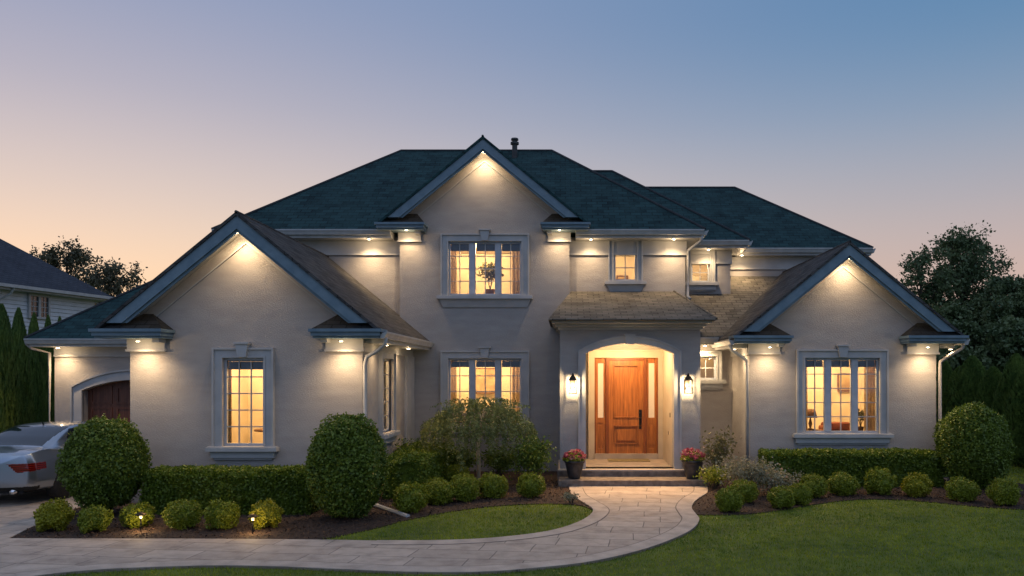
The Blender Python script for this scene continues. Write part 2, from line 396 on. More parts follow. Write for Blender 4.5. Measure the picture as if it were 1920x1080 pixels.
# grass blades
def grass():
    pts = []
    def scatter(n, x0, x1, y0, y1):
        pts.append(np.stack([RNG.uniform(x0,x1,n), RNG.uniform(y0,y1,n)],1))
    scatter(560000, -8.0, 13.5, 8.8, 24)
    P = np.concatenate(pts); P = P[RNG.random(len(P)) < (9.0/P[:,1])**1.7]; X, Y = P[:,0], P[:,1]
    keep = ~(inside(paved,X,Y)|inside(bedL,X,Y)|inside(bedR,X,Y)) & (np.abs(X*F/Y+100) < 1010)
    P = P[keep]; n = len(P)
    h = RNG.uniform(.018,.042,n); a = RNG.uniform(0,2*math.pi,n); w = .0045+(P[:,1]-9)*.0006
    lean = RNG.normal(size=(n,2))*.013
    B = np.column_stack([P, np.zeros(n)]); d = np.column_stack([np.cos(a)*w, np.sin(a)*w, np.zeros(n)])
    V = np.stack([B-d, B+d, B+np.column_stack([lean, h])],1).reshape(-1,3)
    o = np_mesh('grass', V, np.arange(n*3).reshape(n,3), 'grass_blade', k=3)
    tag(o, 'short mown lawn grass beside the curved walkway', 'grass', kind='stuff')
grass()
def chips():
    P = np.column_stack([RNG.uniform(-10.5,11,42000), RNG.uniform(10.8,17.2,42000)]); X, Y = P[:,0], P[:,1]
    keep = (inside(bedL,X,Y)|inside(bedR,X,Y)) & ~inside(paved,X,Y)
    P = P[keep]; n = len(P); P3 = np.column_stack([P, RNG.uniform(.02,.04,n)])
    up = np.tile([0,0,1.], (n,1))
    o = np_mesh('bark_mulch', cards(P3, .05, up, .4, .6), quads(n), 'mulch_chip')
    tag(o, 'dark brown bark mulch chips covering the planting beds', 'mulch', kind='stuff')
chips()

# ------------------------------------------------------------------ the house
house = empty('suburban_house', (0, 19, 0))
tag(house, 'two storey grey stucco house with dark hipped roofs and a wooden front door', 'house')
HO = Vector((0, 19, 0))
class HB(MB):                                # mesh builder in world coordinates for the house
    def build(s, name, mat, parent=None, **k):
        par = parent or house
        off = HO if par is house or par.get('_w') else None
        if off is not None: s.v = [(x-off.x, y-off.y, z-off.z) for x,y,z in s.v]
        o = super().build(name, mat, par, **k); o['_w'] = 1
        return o
def hbx(name, mat, *d, parent=None, **k): return HB().box(*d).build(name, mat, parent, **k)

def wall_mesh(m, outline, holes, y, depth=.2):       # front facing wall sheet (facing -Y) with holes and reveals
    loops = [[Vector((x,z,0)) for x,z in outline]] + [[Vector((x,z,0)) for x,z in h] for h in holes]
    flat = [p for l in loops for p in l]
    fs = []
    for a,b,c in tessellate_polygon(loops):
        A,B,C = flat[a],flat[b],flat[c]
        if (B.x-A.x)*(C.y-A.y)-(C.x-A.x)*(B.y-A.y) < 0: a,c = c,a
        fs.append((a,b,c))
    m.add([(p.x,y,p.y) for p in flat], fs)
    for h in holes:
        n = len(h)
        m.add([(x,y,z) for x,z in h]+[(x,y+depth,z) for x,z in h], [(i,(i+1)%n,n+(i+1)%n,n+i) for i in range(n)])
def rect(x0,x1,z0,z1): return [(x0,z0),(x1,z0),(x1,z1),(x0,z1)]

def gable(xl, xr, yf, yb, zp, p, ohf, ohs, holes, zcut, zlow=0.0, ret=.8, yside=None, wallm=None, rmat='wing_shingle_lit'):
    xm = (xl+xr)/2; hw = (xr-xl)/2; ho = hw+ohs; ze = zp-p*ho
    wz = zp-p*hw-.12
    m = wallm or HB()
    wall_mesh(m, [(xl,zlow),(xr,zlow),(xr,wz),(xm,zp-.12),(xl,wz)], holes, yf)
    if wallm is None: pass
    y0 = yf-ohf
    # roof planes
    r = HB(); t = .05; q = t*math.sqrt(1+p*p)
    for sg in (-1,1):
        xo = xm+sg*(ho+.02); zo = zp-p*(ho+.02)
        pts = [(xm,zp),(xm,zp-q),(xo,zo-q),(xo,zo)] if sg > 0 else [(xm,zp),(xo,zo),(xo,zo-q),(xm,zp-q)]
        r.prism(pts[::-1], y0-.03, yb)
    r.tube([(xm,y0-.03,zp-.005),(xm,yb,zp-.005)], .03, 8)
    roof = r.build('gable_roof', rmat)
    def chev(d0, d1, ya, yb_, zc):
        ho_ = (zp-d0-zc)/p; hi_ = (zp-d1-zc)/p
        return [(xm,zp-d0),(xm-ho_,zc),(xm-hi_,zc),(xm,zp-d1),(xm+hi_,zc),(xm+ho_,zc)], ya, yb_
    HB().prism(*chev(q+.002, .30, y0, y0+.04, zcut)).build('rake_board', 'rake_paint', roof)
    HB().prism(*chev(q+.002, .25, y0+.042, yf-.002, zcut)).build('rake_soffit', 'stucco_trim', roof)
    HB().prism(*chev(.25, .36, y0+.04, y0+.075, zcut-.0)).build('rake_moulding', 'rake_paint', roof)
    HB().prism(*chev(.252, .47, yf-.012, yf-.001, zcut)).build('gable_frieze', 'stucco')
    HB().prism(*chev(.47, .50, yf-.022, yf-.001, zcut)).build('frieze_bead', 'stucco_trim')
    # cornice returns
    for sg in (-1,1):
        xw = xl if sg < 0 else xr; xo = xw+sg*ohs; xi = xw-sg*ret
        a, b = min(xo,xi), max(xo,xi)
        rr = HB()
        zt = ze+.02
        zr = zt+.30; xa = xw-sg*(.12); xb = xw-sg*.42
        if sg < 0: V = [(xo,y0,zt),(xi,y0,zt),(xi,yf,zt),(xo,yf,zt),(xa,yf-.001,zr),(xb,yf-.001,zr)]
        else: V = [(xi,y0,zt),(xo,y0,zt),(xo,yf,zt),(xi,yf,zt),(xb,yf-.001,zr),(xa,yf-.001,zr)]
        rr.add(V, [(0,1,5,4),(1,2,5),(0,4,3),(0,3,2,1)])
        rr.build('return_roof', 'dark_shingle')
        g = HB(); g.box(a-.03, b+.03, y0-.09, yf-.002, zt-.06, zt-.005); g.box(a, b, y0-.05, yf-.002, zt-.13, zt-.062)
        g.box(a+.02,b-.02, y0, yf-.002, zt-.17, zt-.132)
        g.build('cornice_return', 'rake_paint')
        fa, fb = (xw-.03, xw+ret-.14) if sg < 0 else (xw-ret+.14, xw+.03)
        f = HB(); f.box(fa, fb, yf-.06, yf-.001, zt-.36, zt-.172); f.box(fa-.015, fb+.015, yf-.085, yf-.001, zt-.40, zt-.361)
        f.box(fa-.02 if sg>0 else fb-.10, fa+.10 if sg>0 else fb+.02, yf-.30, yf-.061, zt-.24, zt-.172)
        f.build('return_frieze', 'stucco_trim')
    return m, ze, xm, y0

def gutter(pts, zt, name='gutter', parent=None, out=.11):
    # rectangular gutter run along a polyline; pts are outer edge points
    m = HB()
    for (xa,ya),(xb,yb) in zip(pts[:-1], pts[1:]):
        d = Vector((xb-xa, yb-ya, 0)); L = d.length; d /= L; n = Vector((d.y,-d.x,0))   # outward = right of travel
        prof = [(0,-.125),(.075,-.125),(.10,-.06),(out+.01,-.03),(out+.01,0),(out-.012,0),(out-.012,-.02),(.012,-.03),(.012,0),(0,0)]
        k = len(prof); vs = []
        for base in (Vector((xa,ya,0))-d*.0, Vector((xb,yb,0))+d*.0):
            for o_, z in prof: v = base+n*o_; vs.append((v.x,v.y,zt+z))
        fs = [(i,(i+1)%k,k+(i+1)%k,k+i) for i in range(k)] + [tuple(range(k))[::-1], tuple(range(k,2*k))]
        m.add(vs, fs)
    return m.build(name, 'white_paint', parent)

def hip(x0, x1, y0, y1, ze, p, name='hip_roof', notch=None):
    d = (y1-y0)/2; zr = ze+p*d
    m = HB(); zb = ze-.035
    V = [(x0,y0,ze),(x1,y0,ze),(x1,y1,ze),(x0,y1,ze),(x0+d,y0+d,zr),(x1-d,y0+d,zr)] + [(x0,y0,zb),(x1,y0,zb),(x1,y1,zb),(x0,y1,zb)]
    if notch:
        na, nb, yn = notch; zn = ze+p*(yn-y0)
        m.add(V+[(na,y0,ze),(na,yn,zn),(nb,yn,zn),(nb,y0,ze),(na,y0,zb),(nb,y0,zb),(na,yn,zb),(nb,yn,zb)],
              [(0,10,11,4),(11,12,5,4),(12,13,1,5),(1,2,5),(2,3,4,5),(3,0,4),(0,6,14,10),(13,15,7,1),(1,7,8,2),(2,8,9,3),(3,9,6,0),(6,9,16,14),(7,15,17,8),(9,8,17,16),(10,14,16,11),(15,13,12,17)])
    else:
        m.add(V, [(0,1,5,4),(1,2,5),(2,3,4,5),(3,0,4),(0,6,7,1),(1,7,8,2),(2,8,9,3),(3,9,6,0),(6,9,8,7)])
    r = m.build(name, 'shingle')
    c = HB()
    for a, b in ((0,4),(1,5),(4,5)):
        c.tube([V[a], V[b]], .04, 6)
    c.build('ridge_cap', 'shingle_edge', r)
    s = HB(); e = .03
    if notch:
        s.box(x0+e, na, y0+e, y1-e, zb-.17, zb-.002); s.build('eave_soffit', 'white_paint', r)
        s = HB(); s.box(nb, x1-e, y0+e, y1-e, zb-.17, zb-.002); s.build('eave_soffit', 'white_paint', r)
        gutter([(x0+e,y0+e),(na,y0+e)], zb+.02, parent=r); gutter([(nb,y0+e),(x1-e,y0+e)], zb+.02, parent=r)
    else:
        s.box(x0+e, x1-e, y0+e, y1-e, zb-.17, zb-.002)
        s.build('eave_soffit', 'white_paint', r)
        gutter([(x0+e,y0+e),(x1-e,y0+e)], zb+.02, parent=r)
    gutter([(x1-e,y0+e-.0),(x1-e,y1)], zb+.021, parent=r)
    return r

# openings (world X, Z) on their wall planes
Z = lambda py, s: H+(VY-py)/s
W1 = (G(420,1)[0]*0+(420-VX)/102, (497-VX)/102, Z(836,102), Z(671,102))
W2 = ((841-VX)/77, (978-VX)/77, Z(554,77), Z(453,77))
W3 = ((841-VX)/77, (978-VX)/77, Z(796,77), Z(672,77))
W5 = ((1151-VX)/76, (1194-VX)/76, Z(527,76), Z(454,76))
W6 = ((1296-VX)/70.5, (1331-VX)/70.5, Z(529,70.5), Z(477,70.5))
W7 = ((1304-VX)/77, (1343-VX)/77, Z(712,77), Z(668,77))
W8 = ((1508-VX)/85, (1648-VX)/85, Z(812,85), Z(671,85))
W4y = (15.56, 16.50); W4z = (1.18, 2.70)

# left wing
wl = HB()
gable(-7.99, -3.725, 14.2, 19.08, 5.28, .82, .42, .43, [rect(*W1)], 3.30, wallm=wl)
wl.add([(-7.99,19.08,0),(-7.99,14.2,0),(-7.99,14.2,3.42),(-7.99,19.08,3.42)], [(0,1,2,3)])
# side wall facing +X, with a hole
yy = [14.2, W4y[0], W4y[1], 19.08]; zz = [0, W4z[0], W4z[1], 3.42]
for i in range(3):
    for k in range(3):
        if i == 1 and k == 1: continue
        wl.add([(-3.725,yy[i],zz[k]),(-3.725,yy[i+1],zz[k]),(-3.725,yy[i+1],zz[k+1]),(-3.725,yy[i],zz[k+1])], [(0,1,2,3)])
wl.build('wall', 'stucco')
# centre bay
wc = HB()
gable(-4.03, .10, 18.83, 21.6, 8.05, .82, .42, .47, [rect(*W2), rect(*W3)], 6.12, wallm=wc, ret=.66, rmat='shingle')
wc.add([(-4.03,19.08,3),(-4.03,18.83,3),(-4.03,18.83,6.24),(-4.03,19.08,6.24)], [(0,1,2,3)])
wc.add([(.10,18.83,0),(.10,19.08,0),(.10,19.08,6.24),(.10,18.83,6.24)], [(0,1,2,3)])
wc.build('wall', 'stucco')
# right wing
wr = HB()
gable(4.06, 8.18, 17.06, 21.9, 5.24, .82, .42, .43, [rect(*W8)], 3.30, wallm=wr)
wr.add([(4.06,21.9,0),(4.06,17.06,0),(4.06,17.06,3.43),(4.06,21.9,3.43)], [(0,1,2,3)])
wr.add([(8.18,17.06,0),(8.18,25,0),(8.18,25,3.43),(8.18,17.06,3.43)], [(0,1,2,3)])
wr.build('wall', 'stucco')
# main block
wm = HB()
w0 = HB(); wall_mesh(w0, rect(-8.1,-4.03,0,5.75), [], 19.08); w0.add([(-8.1,26,0),(-8.1,19.08,0),(-8.1,19.08,5.75),(-8.1,26,5.75)], [(0,1,2,3)]); w0.build('wall','stucco'); wall_mesh(wm, rect(.10,2.96,0,5.75), [rect(*W5)], 19.08)
wm.add([(2.96,19.08,0),(2.96,26,0),(2.96,26,5.75),(2.96,19.08,5.75)], [(0,1,2,3)])
wm.build('wall', 'stucco')
w2 = HB()
wall_mesh(w2, rect(2.96,4.4,3,5.75), [rect(*W6)], 20.6)
w2.add([(4.4,20.6,3),(4.4,27,3),(4.4,27,5.75),(4.4,20.6,5.75)], [(0,1,2,3)])
w2.build('wall', 'stucco')
w3 = HB(); w3.box(4.4, 8.1, 21.7, 27.5, 3, 5.75); w3.build('wall', 'stucco')
w7 = HB(); wall_mesh(w7, rect(2.9,4.06,0,3.3), [rect(*W7)], 18.83); w7.build('wall', 'stucco')
# garage
gd = (-11.9, -9.3)
def arch(x0, x1, z0, zs, za, n=18):          # arch outline, CCW: bottom-left, bottom-right, up and over
    w = (x1-x0)/2; h = za-zs; r = (w*w+h*h)/(2*h); cx = (x0+x1)/2; cz = za-r; a = math.asin(w/r)
    top = [(cx+r*math.sin(a-2*a*i/n), cz+r*math.cos(a-2*a*i/n)) for i in range(n+1)]
    return [(x0,z0),(x1,z0)]+top
wg = HB(); wall_mesh(wg, rect(-12.6,-7.9,0,3.12), [arch(gd[0],gd[1],0,1.98,2.24)], 19.08, .25)
wg.add([(-12.6,25,0),(-12.6,19.08,0),(-12.6,19.08,3.12),(-12.6,25,3.12)], [(0,1,2,3)])
wg.build('wall', 'stucco')
hbx('base_slab', 'concrete', -12.5, 8.1, 19.3, 26, -.1, .05)
# friezes under the eaves of the upper floor
for (a,b,y) in ((-8.1,-4.03,19.08),(.10,2.99,19.08)):
    hbx('wall_frieze', 'stucco_trim', a, b, y-.03, y-.001, 5.36, 5.66); hbx('frieze_bead', 'stucco_trim', a, b+(.02 if b>0 else 0), y-.055, y-.001, 5.31, 5.359)
for (a,b,y) in ((2.97,4.43,20.6),(4.41,8.1,21.7)):
    hbx('wall_frieze', 'stucco_trim', a, b, y-.03, y-.001, 5.36, 5.66); hbx('frieze_bead', 'stucco_trim', a, b, y-.055, y-.001, 5.31, 5.359)
hbx('wall_frieze', 'stucco_trim', -12.6, -7.99, 19.05, 19.079, 2.86, 3.10); hbx('frieze_bead', 'stucco_trim', -12.6, -7.99, 19.03, 19.079, 2.81, 2.859)
hbx('wall_frieze', 'stucco_trim', -3.724, -3.69, 14.2, 18.8, 2.80, 3.12)
hbx('corner_pilaster', 'stucco_trim', -3.724, -3.66, 17.9, 18.8, 0, 2.8)
hbx('wall_frieze', 'stucco_trim', 4.02, 4.059, 17.1, 18.8, 2.80, 3.12)
# hips
hip(-8.5, 3.36, 18.6, 26.1, 5.87, .79, notch=(-4.2, .25, 18.95))
hip(-4.0, 4.79, 20.1, 26.84, 5.87, .79)
hip(-1.0, 8.49, 21.35, 27.6, 5.87, .77)
gr = hip(-13.0, -4.6, 18.6, 27.0, 3.25, .80, 'garage_roof')
# side gutters of wings
def side_eave(x, xw, y0, y1, z):
    a, b = min(x,xw), max(x,xw)
    hbx('eave_soffit', 'white_paint', a, b, y0, y1, z-.19, z-.06)
side_eave(-3.725+.43, -3.724, 14.25, 18.80, 3.13+.02)
gutter([(-3.725+.42,13.80),(-3.725+.42,18.81)], 3.15)
side_eave(4.06-.43, 4.059, 17.1, 18.82, 3.15)
gutter([(4.06-.42,18.8),(4.06-.42,16.66)], 3.14)
side_eave(8.18+.43, 8.181, 17.1, 25, 3.15)
gutter([(8.18+.42,16.66),(8.18+.42,25)], 3.14)
# low roof between porch and right wing
lr = HB(); y0, y1, z0 = 18.35, 21.72, 3.28; p = .55
z1 = z0+p*(y1-y0); X0, X1 = 2.5, 6.2
lr.add([(X0,y0,z0),(X1,y0,z0),(X1,y1,z1),(X0,y1,z1),(X0,y0,z0-.05),(X1,y0,z0-.05),(X1,y1,z1-.05),(X0,y1,z1-.05)],
       [(0,1,2,3),(4,7,6,5),(0,4,5,1),(1,5,6,2),(2,6,7,3),(3,7,4,0)])
lo = lr.build('low_roof', 'shingle_warm_lit')
hbx('eave_soffit', 'white_paint', 2.985, 4.05, 18.37, 18.829, 3.08, 3.228, parent=lo)
gutter([(2.99,18.36),(3.62,18.36)], 3.25, parent=lo)

# ---- porch
PX0, PX1 = -.12, 2.98; PY = 17.06
AX0, AX1 = .45, 2.39
pw = HB(); wall_mesh(pw, rect(PX0,PX1,.3,3.42), [arch(AX0,AX1,.3,2.84,3.06)], PY, .30)
pw.add([(PX1,PY,.0),(PX1,19.08,.0),(PX1,19.08,3.42),(PX1,PY,3.42)], [(0,1,2,3)])
pw.add([(PX0,19.08,.0),(PX0,PY,.0),(PX0,PY,3.42),(PX0,19.08,3.42)], [(0,1,2,3)])
pw.build('porch_wall', 'stucco')
pi = HB()
pi.box(AX0-.05, AX0-.002, PY+.30, 19.078, .3, 3.2); pi.box(AX1+.002, AX1+.05, PY+.30, 19.078, .3, 3.2)
pi.box(AX0-.05, AX1+.05, PY+.302, 19.078, 3.202, 3.26)
pi.build('porch_lining', 'porch_cream')
# archivolt
def arch_band(x0,x1,z0,zs,za,t,y0,y1):
    inn = arch(x0,x1,z0,zs,za,24)[1:] + [(x0,z0)]
    out = arch(x0-t,x1+t,z0,zs+t*.35,za+t,24)[1:] + [(x0-t,z0)]
    n = len(inn); m = HB()
    m.add([(x,y0,z) for x,z in inn]+[(x,y0,z) for x,z in out]+[(x,y1,z) for x,z in inn]+[(x,y1,z) for x,z in out],
          [(i,n+i,n+i+1,i+1) for i in range(n-1)]+[(i+1,2*n+i+1,2*n+i,i) for i in range(n-1)]+[(n+i,3*n+i,3*n+i+1,n+i+1) for i in range(n-1)])
    return m
arch_band(AX0,AX1,.3,2.84,3.06,.13,PY-.05,PY+.02).build('arch_trim', 'stucco_trim')
arch_band(AX0-.13,AX1+.13,.3,2.84+.045,3.19,.035,PY-.08,PY+.02).build('arch_trim', 'stucco_trim')
HB().prism([(1.33,3.04),(1.51,3.04),(1.54,3.26),(1.30,3.26)], PY-.12, PY).build('keystone', 'stucco_trim')
# porch cornice + roof
c = HB(); c.box(PX0-.04,PX1+.04,PY-.05,19.0,3.36,3.42); c.box(PX0-.10,PX1+.10,PY-.20,19.0,3.421,3.48); c.box(PX0-.17,PX1+.17,PY-.42,19.0,3.481,3.53)
c.build('porch_cornice', 'stucco_trim')
pr = HB(); ze = 3.56
V = [(PX0-.24,16.46,ze),(PX1+.24,16.46,ze),(PX1+.24,19.07,ze),(PX0-.24,19.07,ze),(.14,19.07,4.42),(2.68,19.07,4.42)]
V += [(x,y,z-.028) for x,y,z in V[:4]]
pr.add(V, [(0,1,5,4),(1,2,5),(3,0,4),(0,6,7,1),(1,7,8,2),(3,9,6,0),(9,8,7,6)])
pro = pr.build('porch_roof', 'shingle_warm_lit')
HB().tube([V[1],V[5]], .03, 6).build('ridge_cap', 'shingle_warm_lit', pro)
# platform and steps
HB().box(PX0-.05,PX1+.05,16.86,19.07,0,.3).build('porch_floor', 'porch_stone', bevel=.012)
HB().box(PX0-.055,PX1+.055,16.84,16.858,0,.27).build('step_riser', 'step_stone')
HB().box(PX0-.03,3.0,16.24,16.838,0,.15).build('front_step', 'step_stone', bevel=.012)

# ---- front door
def zz_(py): return Z(py,76)
DX0, DX1, DZ0, DZ1 = (1114.5-VX)/76, (1233-VX)/76, .43, Z(671,76)
YD = 19.06
ct = HB(); tw = .15
ct.box(DX0-tw,DX0,YD-.10,19.078,.3,DZ1+tw); ct.box(DX1,DX1+tw-.02,YD-.10,19.078,.3,DZ1+tw); ct.box(DX0,DX1,YD-.10,19.078,DZ1,DZ1+tw)
ct.box(DX0-tw-.03,DX1+tw+.01,YD-.12,19.0,DZ1+tw+.001,DZ1+tw+.04)
ct.build('door_casing', 'porch_cream')
HB().box(DX0,DX1,YD-.16,19.078,.3,.43).build('door_sill', 'porch_stone')
door = HB()
a0, a1 = (1141-VX)/76, (1206-VX)/76
def panel_frame(m, x0,x1,z0,z1,y0,y1,t):     # picture-frame moulding
    m.box(x0,x0+t,y0,y1,z0,z1); m.box(x1-t,x1,y0,y1,z0,z1); m.box(x0+t,x1-t,y0,y1,z0,z0+t); m.box(x0+t,x1-t,y0,y1,z1-t,z1)
door.box(a0,a1,YD-.02,19.077,DZ0,DZ1-.06)
door.box(a0,a0+.12,YD-.045,YD-.021,DZ0,DZ1-.06); door.box(a1-.12,a1,YD-.045,YD-.021,DZ0,DZ1-.06)
zA, zB, zC = Z(832,76), Z(797,76), Z(783,76)
door.box(a0+.12,a1-.12,YD-.045,YD-.021,DZ0,zA); door.box(a0+.12,a1-.12,YD-.045,YD-.021,zB,zC); door.box(a0+.12,a1-.12,YD-.045,YD-.021,DZ1-.18,DZ1-.06)
panel_frame(door, a0+.12,a1-.12,zA,zB,YD-.075,YD-.021,.026); panel_frame(door, a0+.12,a1-.12,zC,DZ1-.18,YD-.075,YD-.021,.026)
door.box(a0+.21,a1-.21,YD-.062,YD-.021,zA+.09,zB-.09)
do = door.build('front_door', 'door_wood')
hm = HB(); hx = (1200-VX)/76
hm.box(hx-.038,hx+.038,YD-.065,YD-.046,Z(782,76),Z(768,76)); hm.box(hx-.03,hx+.03,YD-.065,YD-.046,Z(804,76),Z(783,76)); hm.tube([(hx,YD-.06,Z(783,76)),(hx,YD-.12,Z(785,76)),(hx,YD-.12,Z(797,76)),(hx,YD-.06,Z(800,76))],.012,8)
hm.lathe([(.0,0),(.026,.0),(.026,.02),(0,.022)],(hx,YD-.07,Z(775,76)),12)
hm.build('door_handle', 'dark_metal', do)
fr = HB()
for x in (DX0, a0-.07, a1, DX1-.03): fr.box(x, x+(.07 if x in (a0-.07,a1) else .03), YD-.09, 19.077, DZ0, DZ1)
fr.box(a0,a1,YD-.075,19.077,DZ1-.06,DZ1)
fr.build('door_frame', 'door_wood_dark')
for (x0,x1) in ((DX0+.03,a0-.07),(a1+.07,DX1-.03)):
    sl = HB(); t = .055; zg = Z(783,76)
    sl.box(x0,x0+t,YD-.03,19.077,DZ0,DZ1); sl.box(x1-t,x1,YD-.03,19.077,DZ0,DZ1)
    sl.box(x0+t,x1-t,YD-.03,19.077,DZ1-.13,DZ1); sl.box(x0+t,x1-t,YD-.03,19.077,zg-.13,zg); sl.box(x0+t,x1-t,YD-.03,19.077,DZ0,DZ0+.12)
    sl.box(x0+t,x1-t,YD-.012,19.077,DZ0+.12,zg-.13); sl.box(x0+t+.03,x1-t-.03,YD-.025,YD-.013,DZ0+.19,zg-.19)
    so = sl.build('sidelight', 'door_wood')
    hbx('frosted_pane', 'frosted_glass', x0+t,x1-t,YD-.010,19.077,zg,DZ1-.13, parent=so)
hbx('doorbell', 'dark_metal', AX1-.012, AX1, 17.6, 17.64, 1.40, 1.50)
hbx('mail_slot', 'dark_metal', AX1-.006, AX1, 17.9, 17.93, .98, 1.06)

# ---- garage door
gdm = HB(); gy = 19.28
gdm.prism(arch(gd[0],gd[1],0,1.98,2.24), gy, gy+.05)
for i in range(4):
    for k in range(4):
        x = gd[0]+.07+i*.64; z = .08+k*.52
        panel_frame(gdm, x, x+.54, z, z+.44, gy-.02, gy-.001, .05)
gdm.build('garage_door', 'garage_wood')
arch_band(gd[0],gd[1],0,1.98,2.24,.22,19.02,19.10).build('garage_trim', 'stucco_trim')
arch_band(gd[0]-.22,gd[1]+.22,0,1.98+.08,2.46,.04,18.98,19.10).build('garage_trim', 'stucco_trim')

# ------------------------------------------------------------------ windows
def window(W, y, ncase, cols, rows, tw=.16, keystone=False, sill=(.12,.10), apron=True, blind=.14, curt='LR', room=True, power=60, mull=.12, rz=0, frontx=None, trimmat='stucco_trim', col=WARM, depth=2.2, taper=0, rtop=.35):
    x0, x1, z0, z1 = W; w = x1-x0; h = z1-z0
    def put(m, name, mat, parent, **k): return m.build(name, mat, parent, **k)
    loc = Vector((x0, y, z0)) if frontx is None else Vector((frontx, x0, z0))
    m = MB(); e = .001
    for (a,b,c,d) in ((-tw,0,0,h),(w,w+tw,0,h),(-tw,w+tw,h,h+tw)): m.box(a,b,-.05,-e,c,d)
    L = .035
    m.box(-tw-L,-tw,-.085,-e,0,h+tw+L); m.box(w+tw,w+tw+L,-.085,-e,0,h+tw+L); m.box(-tw,w+tw,-.085,-e,h+tw,h+tw+L)
    m.box(-.03,0,-.065,-.051,0,h); m.box(w,w+.03,-.065,-.051,0,h); m.box(-.03,w+.03,-.065,-.051,h,h+.03)
    win = MB.build(m, 'window', trimmat, house); win.location = loc - HO; win.rotation_euler.z = rz
    s = MB(); sx = sill[0]+tw
    s.box(-sx,w+sx,-.16,-e,-.09,-.02); s.box(-sx+.02,w+sx-.02,-.12,-e,-.019,-e)
    if apron:
        if taper: s.add([(-sx+.05,-.10,-.091),(w+sx-.05,-.10,-.091),(w+sx-.14,-.03,-.091-taper),(-sx+.14,-.03,-.091-taper),(-sx+.05,-e,-.091),(w+sx-.05,-e,-.091),(w+sx-.14,-e,-.091-taper),(-sx+.14,-e,-.091-taper)],[(0,3,2,1),(4,5,6,7),(0,4,7,3),(1,2,6,5),(3,7,6,2)])
        else: s.box(-sx+.07,w+sx-.07,-.09,-e,-.21,-.091); s.box(-sx+.12,w+sx-.12,-.05,-e,-.25,-.211)
    put(s, 'window_sill', trimmat, win)
    if keystone:
        MB().prism([(w/2-.075,h+.01),(w/2+.075,h+.01),(w/2+.115,h+tw+.10),(w/2-.115,h+tw+.10)], -.13, -e).build('keystone', trimmat, win)
        MB().box(w/2-.14,w/2+.14,-.16,-e,h+tw+.101,h+tw+.135).build('keystone_cap', trimmat, win)
    f = MB(); fw = .045; yb = .03
    f.box(0,fw,yb,yb+.06,0,h); f.box(w-fw,w,yb,yb+.06,0,h); f.box(fw,w-fw,yb,yb+.06,0,fw); f.box(fw,w-fw,yb,yb+.06,h-fw,h)
    cw = (w-mull*(ncase-1))/ncase
    spans = []
    for i in range(ncase):
        a = i*(cw+mull); spans.append((a+(fw if i == 0 else .02), a+cw-(fw if i == ncase-1 else .02)))
        if i < ncase-1: f.box(a+cw-.0,a+cw+mull,yb-.02,yb+.07,fw,h-fw); f.box(a+cw-.02,a+cw,yb,yb+.06,fw,h-fw); f.box(a+cw+mull,a+cw+mull+.02,yb,yb+.06,fw,h-fw)
    put(f, 'sash_frame', 'sash_paint', win)
    mu = MB(); t = .011
    for a,b in spans:
        for i in range(1,cols): x = a+(b-a)*i/cols; mu.box(x-t,x+t,yb+.01,yb+.032,fw,h-fw)
        for k in range(1,rows): z = fw+(h-2*fw)*k/rows; mu.box(a,b,yb+.012,yb+.030,z-t,z+t)
    put(mu, 'muntin_grid', 'stucco_trim', win)
    for a,b in spans: put(MB().add([(a,yb+.035,fw),(b,yb+.035,fw),(b,yb+.035,h-fw),(a,yb+.035,h-fw)],[(0,1,2,3)]), 'pane', 'glass', win)
    if blind:
        for a,b in spans:
            v = MB(); k = 3; hh = h*blind
            for j in range(k): v.box(a+.005,b-.005,.12-.01*j,.135-.01*j+.01*(j==0),h-hh*(j+1)/k-.01*j,h-hh*j/k-.002)
            put(v, 'roman_blind', 'blind', win)
    for ch in curt:
        n = 40; cwid = w*(.12 if ch == 'L' else .17)
        xa = -.05 if ch == 'L' else w+.05-cwid
        cm = MB()
        for i in range(n+1):
            x = xa+cwid*i/n; yv = .24+.03*math.sin(i*1.25)+.012*math.sin(i*.5+1)
            cm.v += [(x,yv,-.1),(x,yv,h+.05)]
        cm.f = [(2*i,2*i+2,2*i+3,2*i+1) for i in range(n)]
        put(cm, 'curtain', 'curtain', win, smooth=True)
    if room:
        a,b,c,d = -.45, w+.45, -.55, h+rtop; D = depth
        rm = MB(); y0r = .2
        rm.add([(a,y0r,c),(b,y0r,c),(b,D,c),(a,D,c),(a,y0r,d),(b,y0r,d),(b,D,d),(a,D,d)],[(0,1,2,3),(4,7,6,5),(3,2,6,7),(0,3,7,4),(1,5,6,2)])
        # ring closing the room against the wall
        rm.add([(a,y0r,c),(b,y0r,c),(b,y0r,d),(a,y0r,d),(0,y0r,0),(w,y0r,0),(w,y0r,h),(0,y0r,h)],[(0,1,5,4),(1,2,6,5),(2,3,7,6),(3,0,4,7)])
        # door casing / picture on the back wall for depth
        put(rm, 'interior_wall', 'cream_wall', win)
        lamp('ceiling_lamp', 'POINT', (w*.36, .85, h+rtop-.13), power*IPOW, col, win, size=.12)
    return win
IN = (1, .62, .27); IPOW = 2.1
win1 = window(W1, 14.2, 1, 3, 5, tw=.15, keystone=True, blind=.12, curt='L', power=46, col=IN)
win2 = window(W2, 18.83, 3, 2, 4, tw=.15, keystone=True, blind=.15, power=50, col=IN, taper=.20, rtop=.03)
win3 = window(W3, 18.83, 3, 2, 4, tw=.15, keystone=True, blind=.12, power=62, col=IN)
win5 = window(W5, 19.08, 1, 2, 3, tw=.11, blind=0, curt='', power=22, col=IN, taper=.18, rtop=.03)
win6 = window(W6, 20.6, 1, 2, 3, tw=.10, blind=0, curt='', power=18, col=IN, trimmat='white_paint', rtop=.03)
win7 = window(W7, 18.83, 1, 2, 2, tw=.09, blind=0, curt='', power=3, col=IN, trimmat='white_paint', depth=1.2)
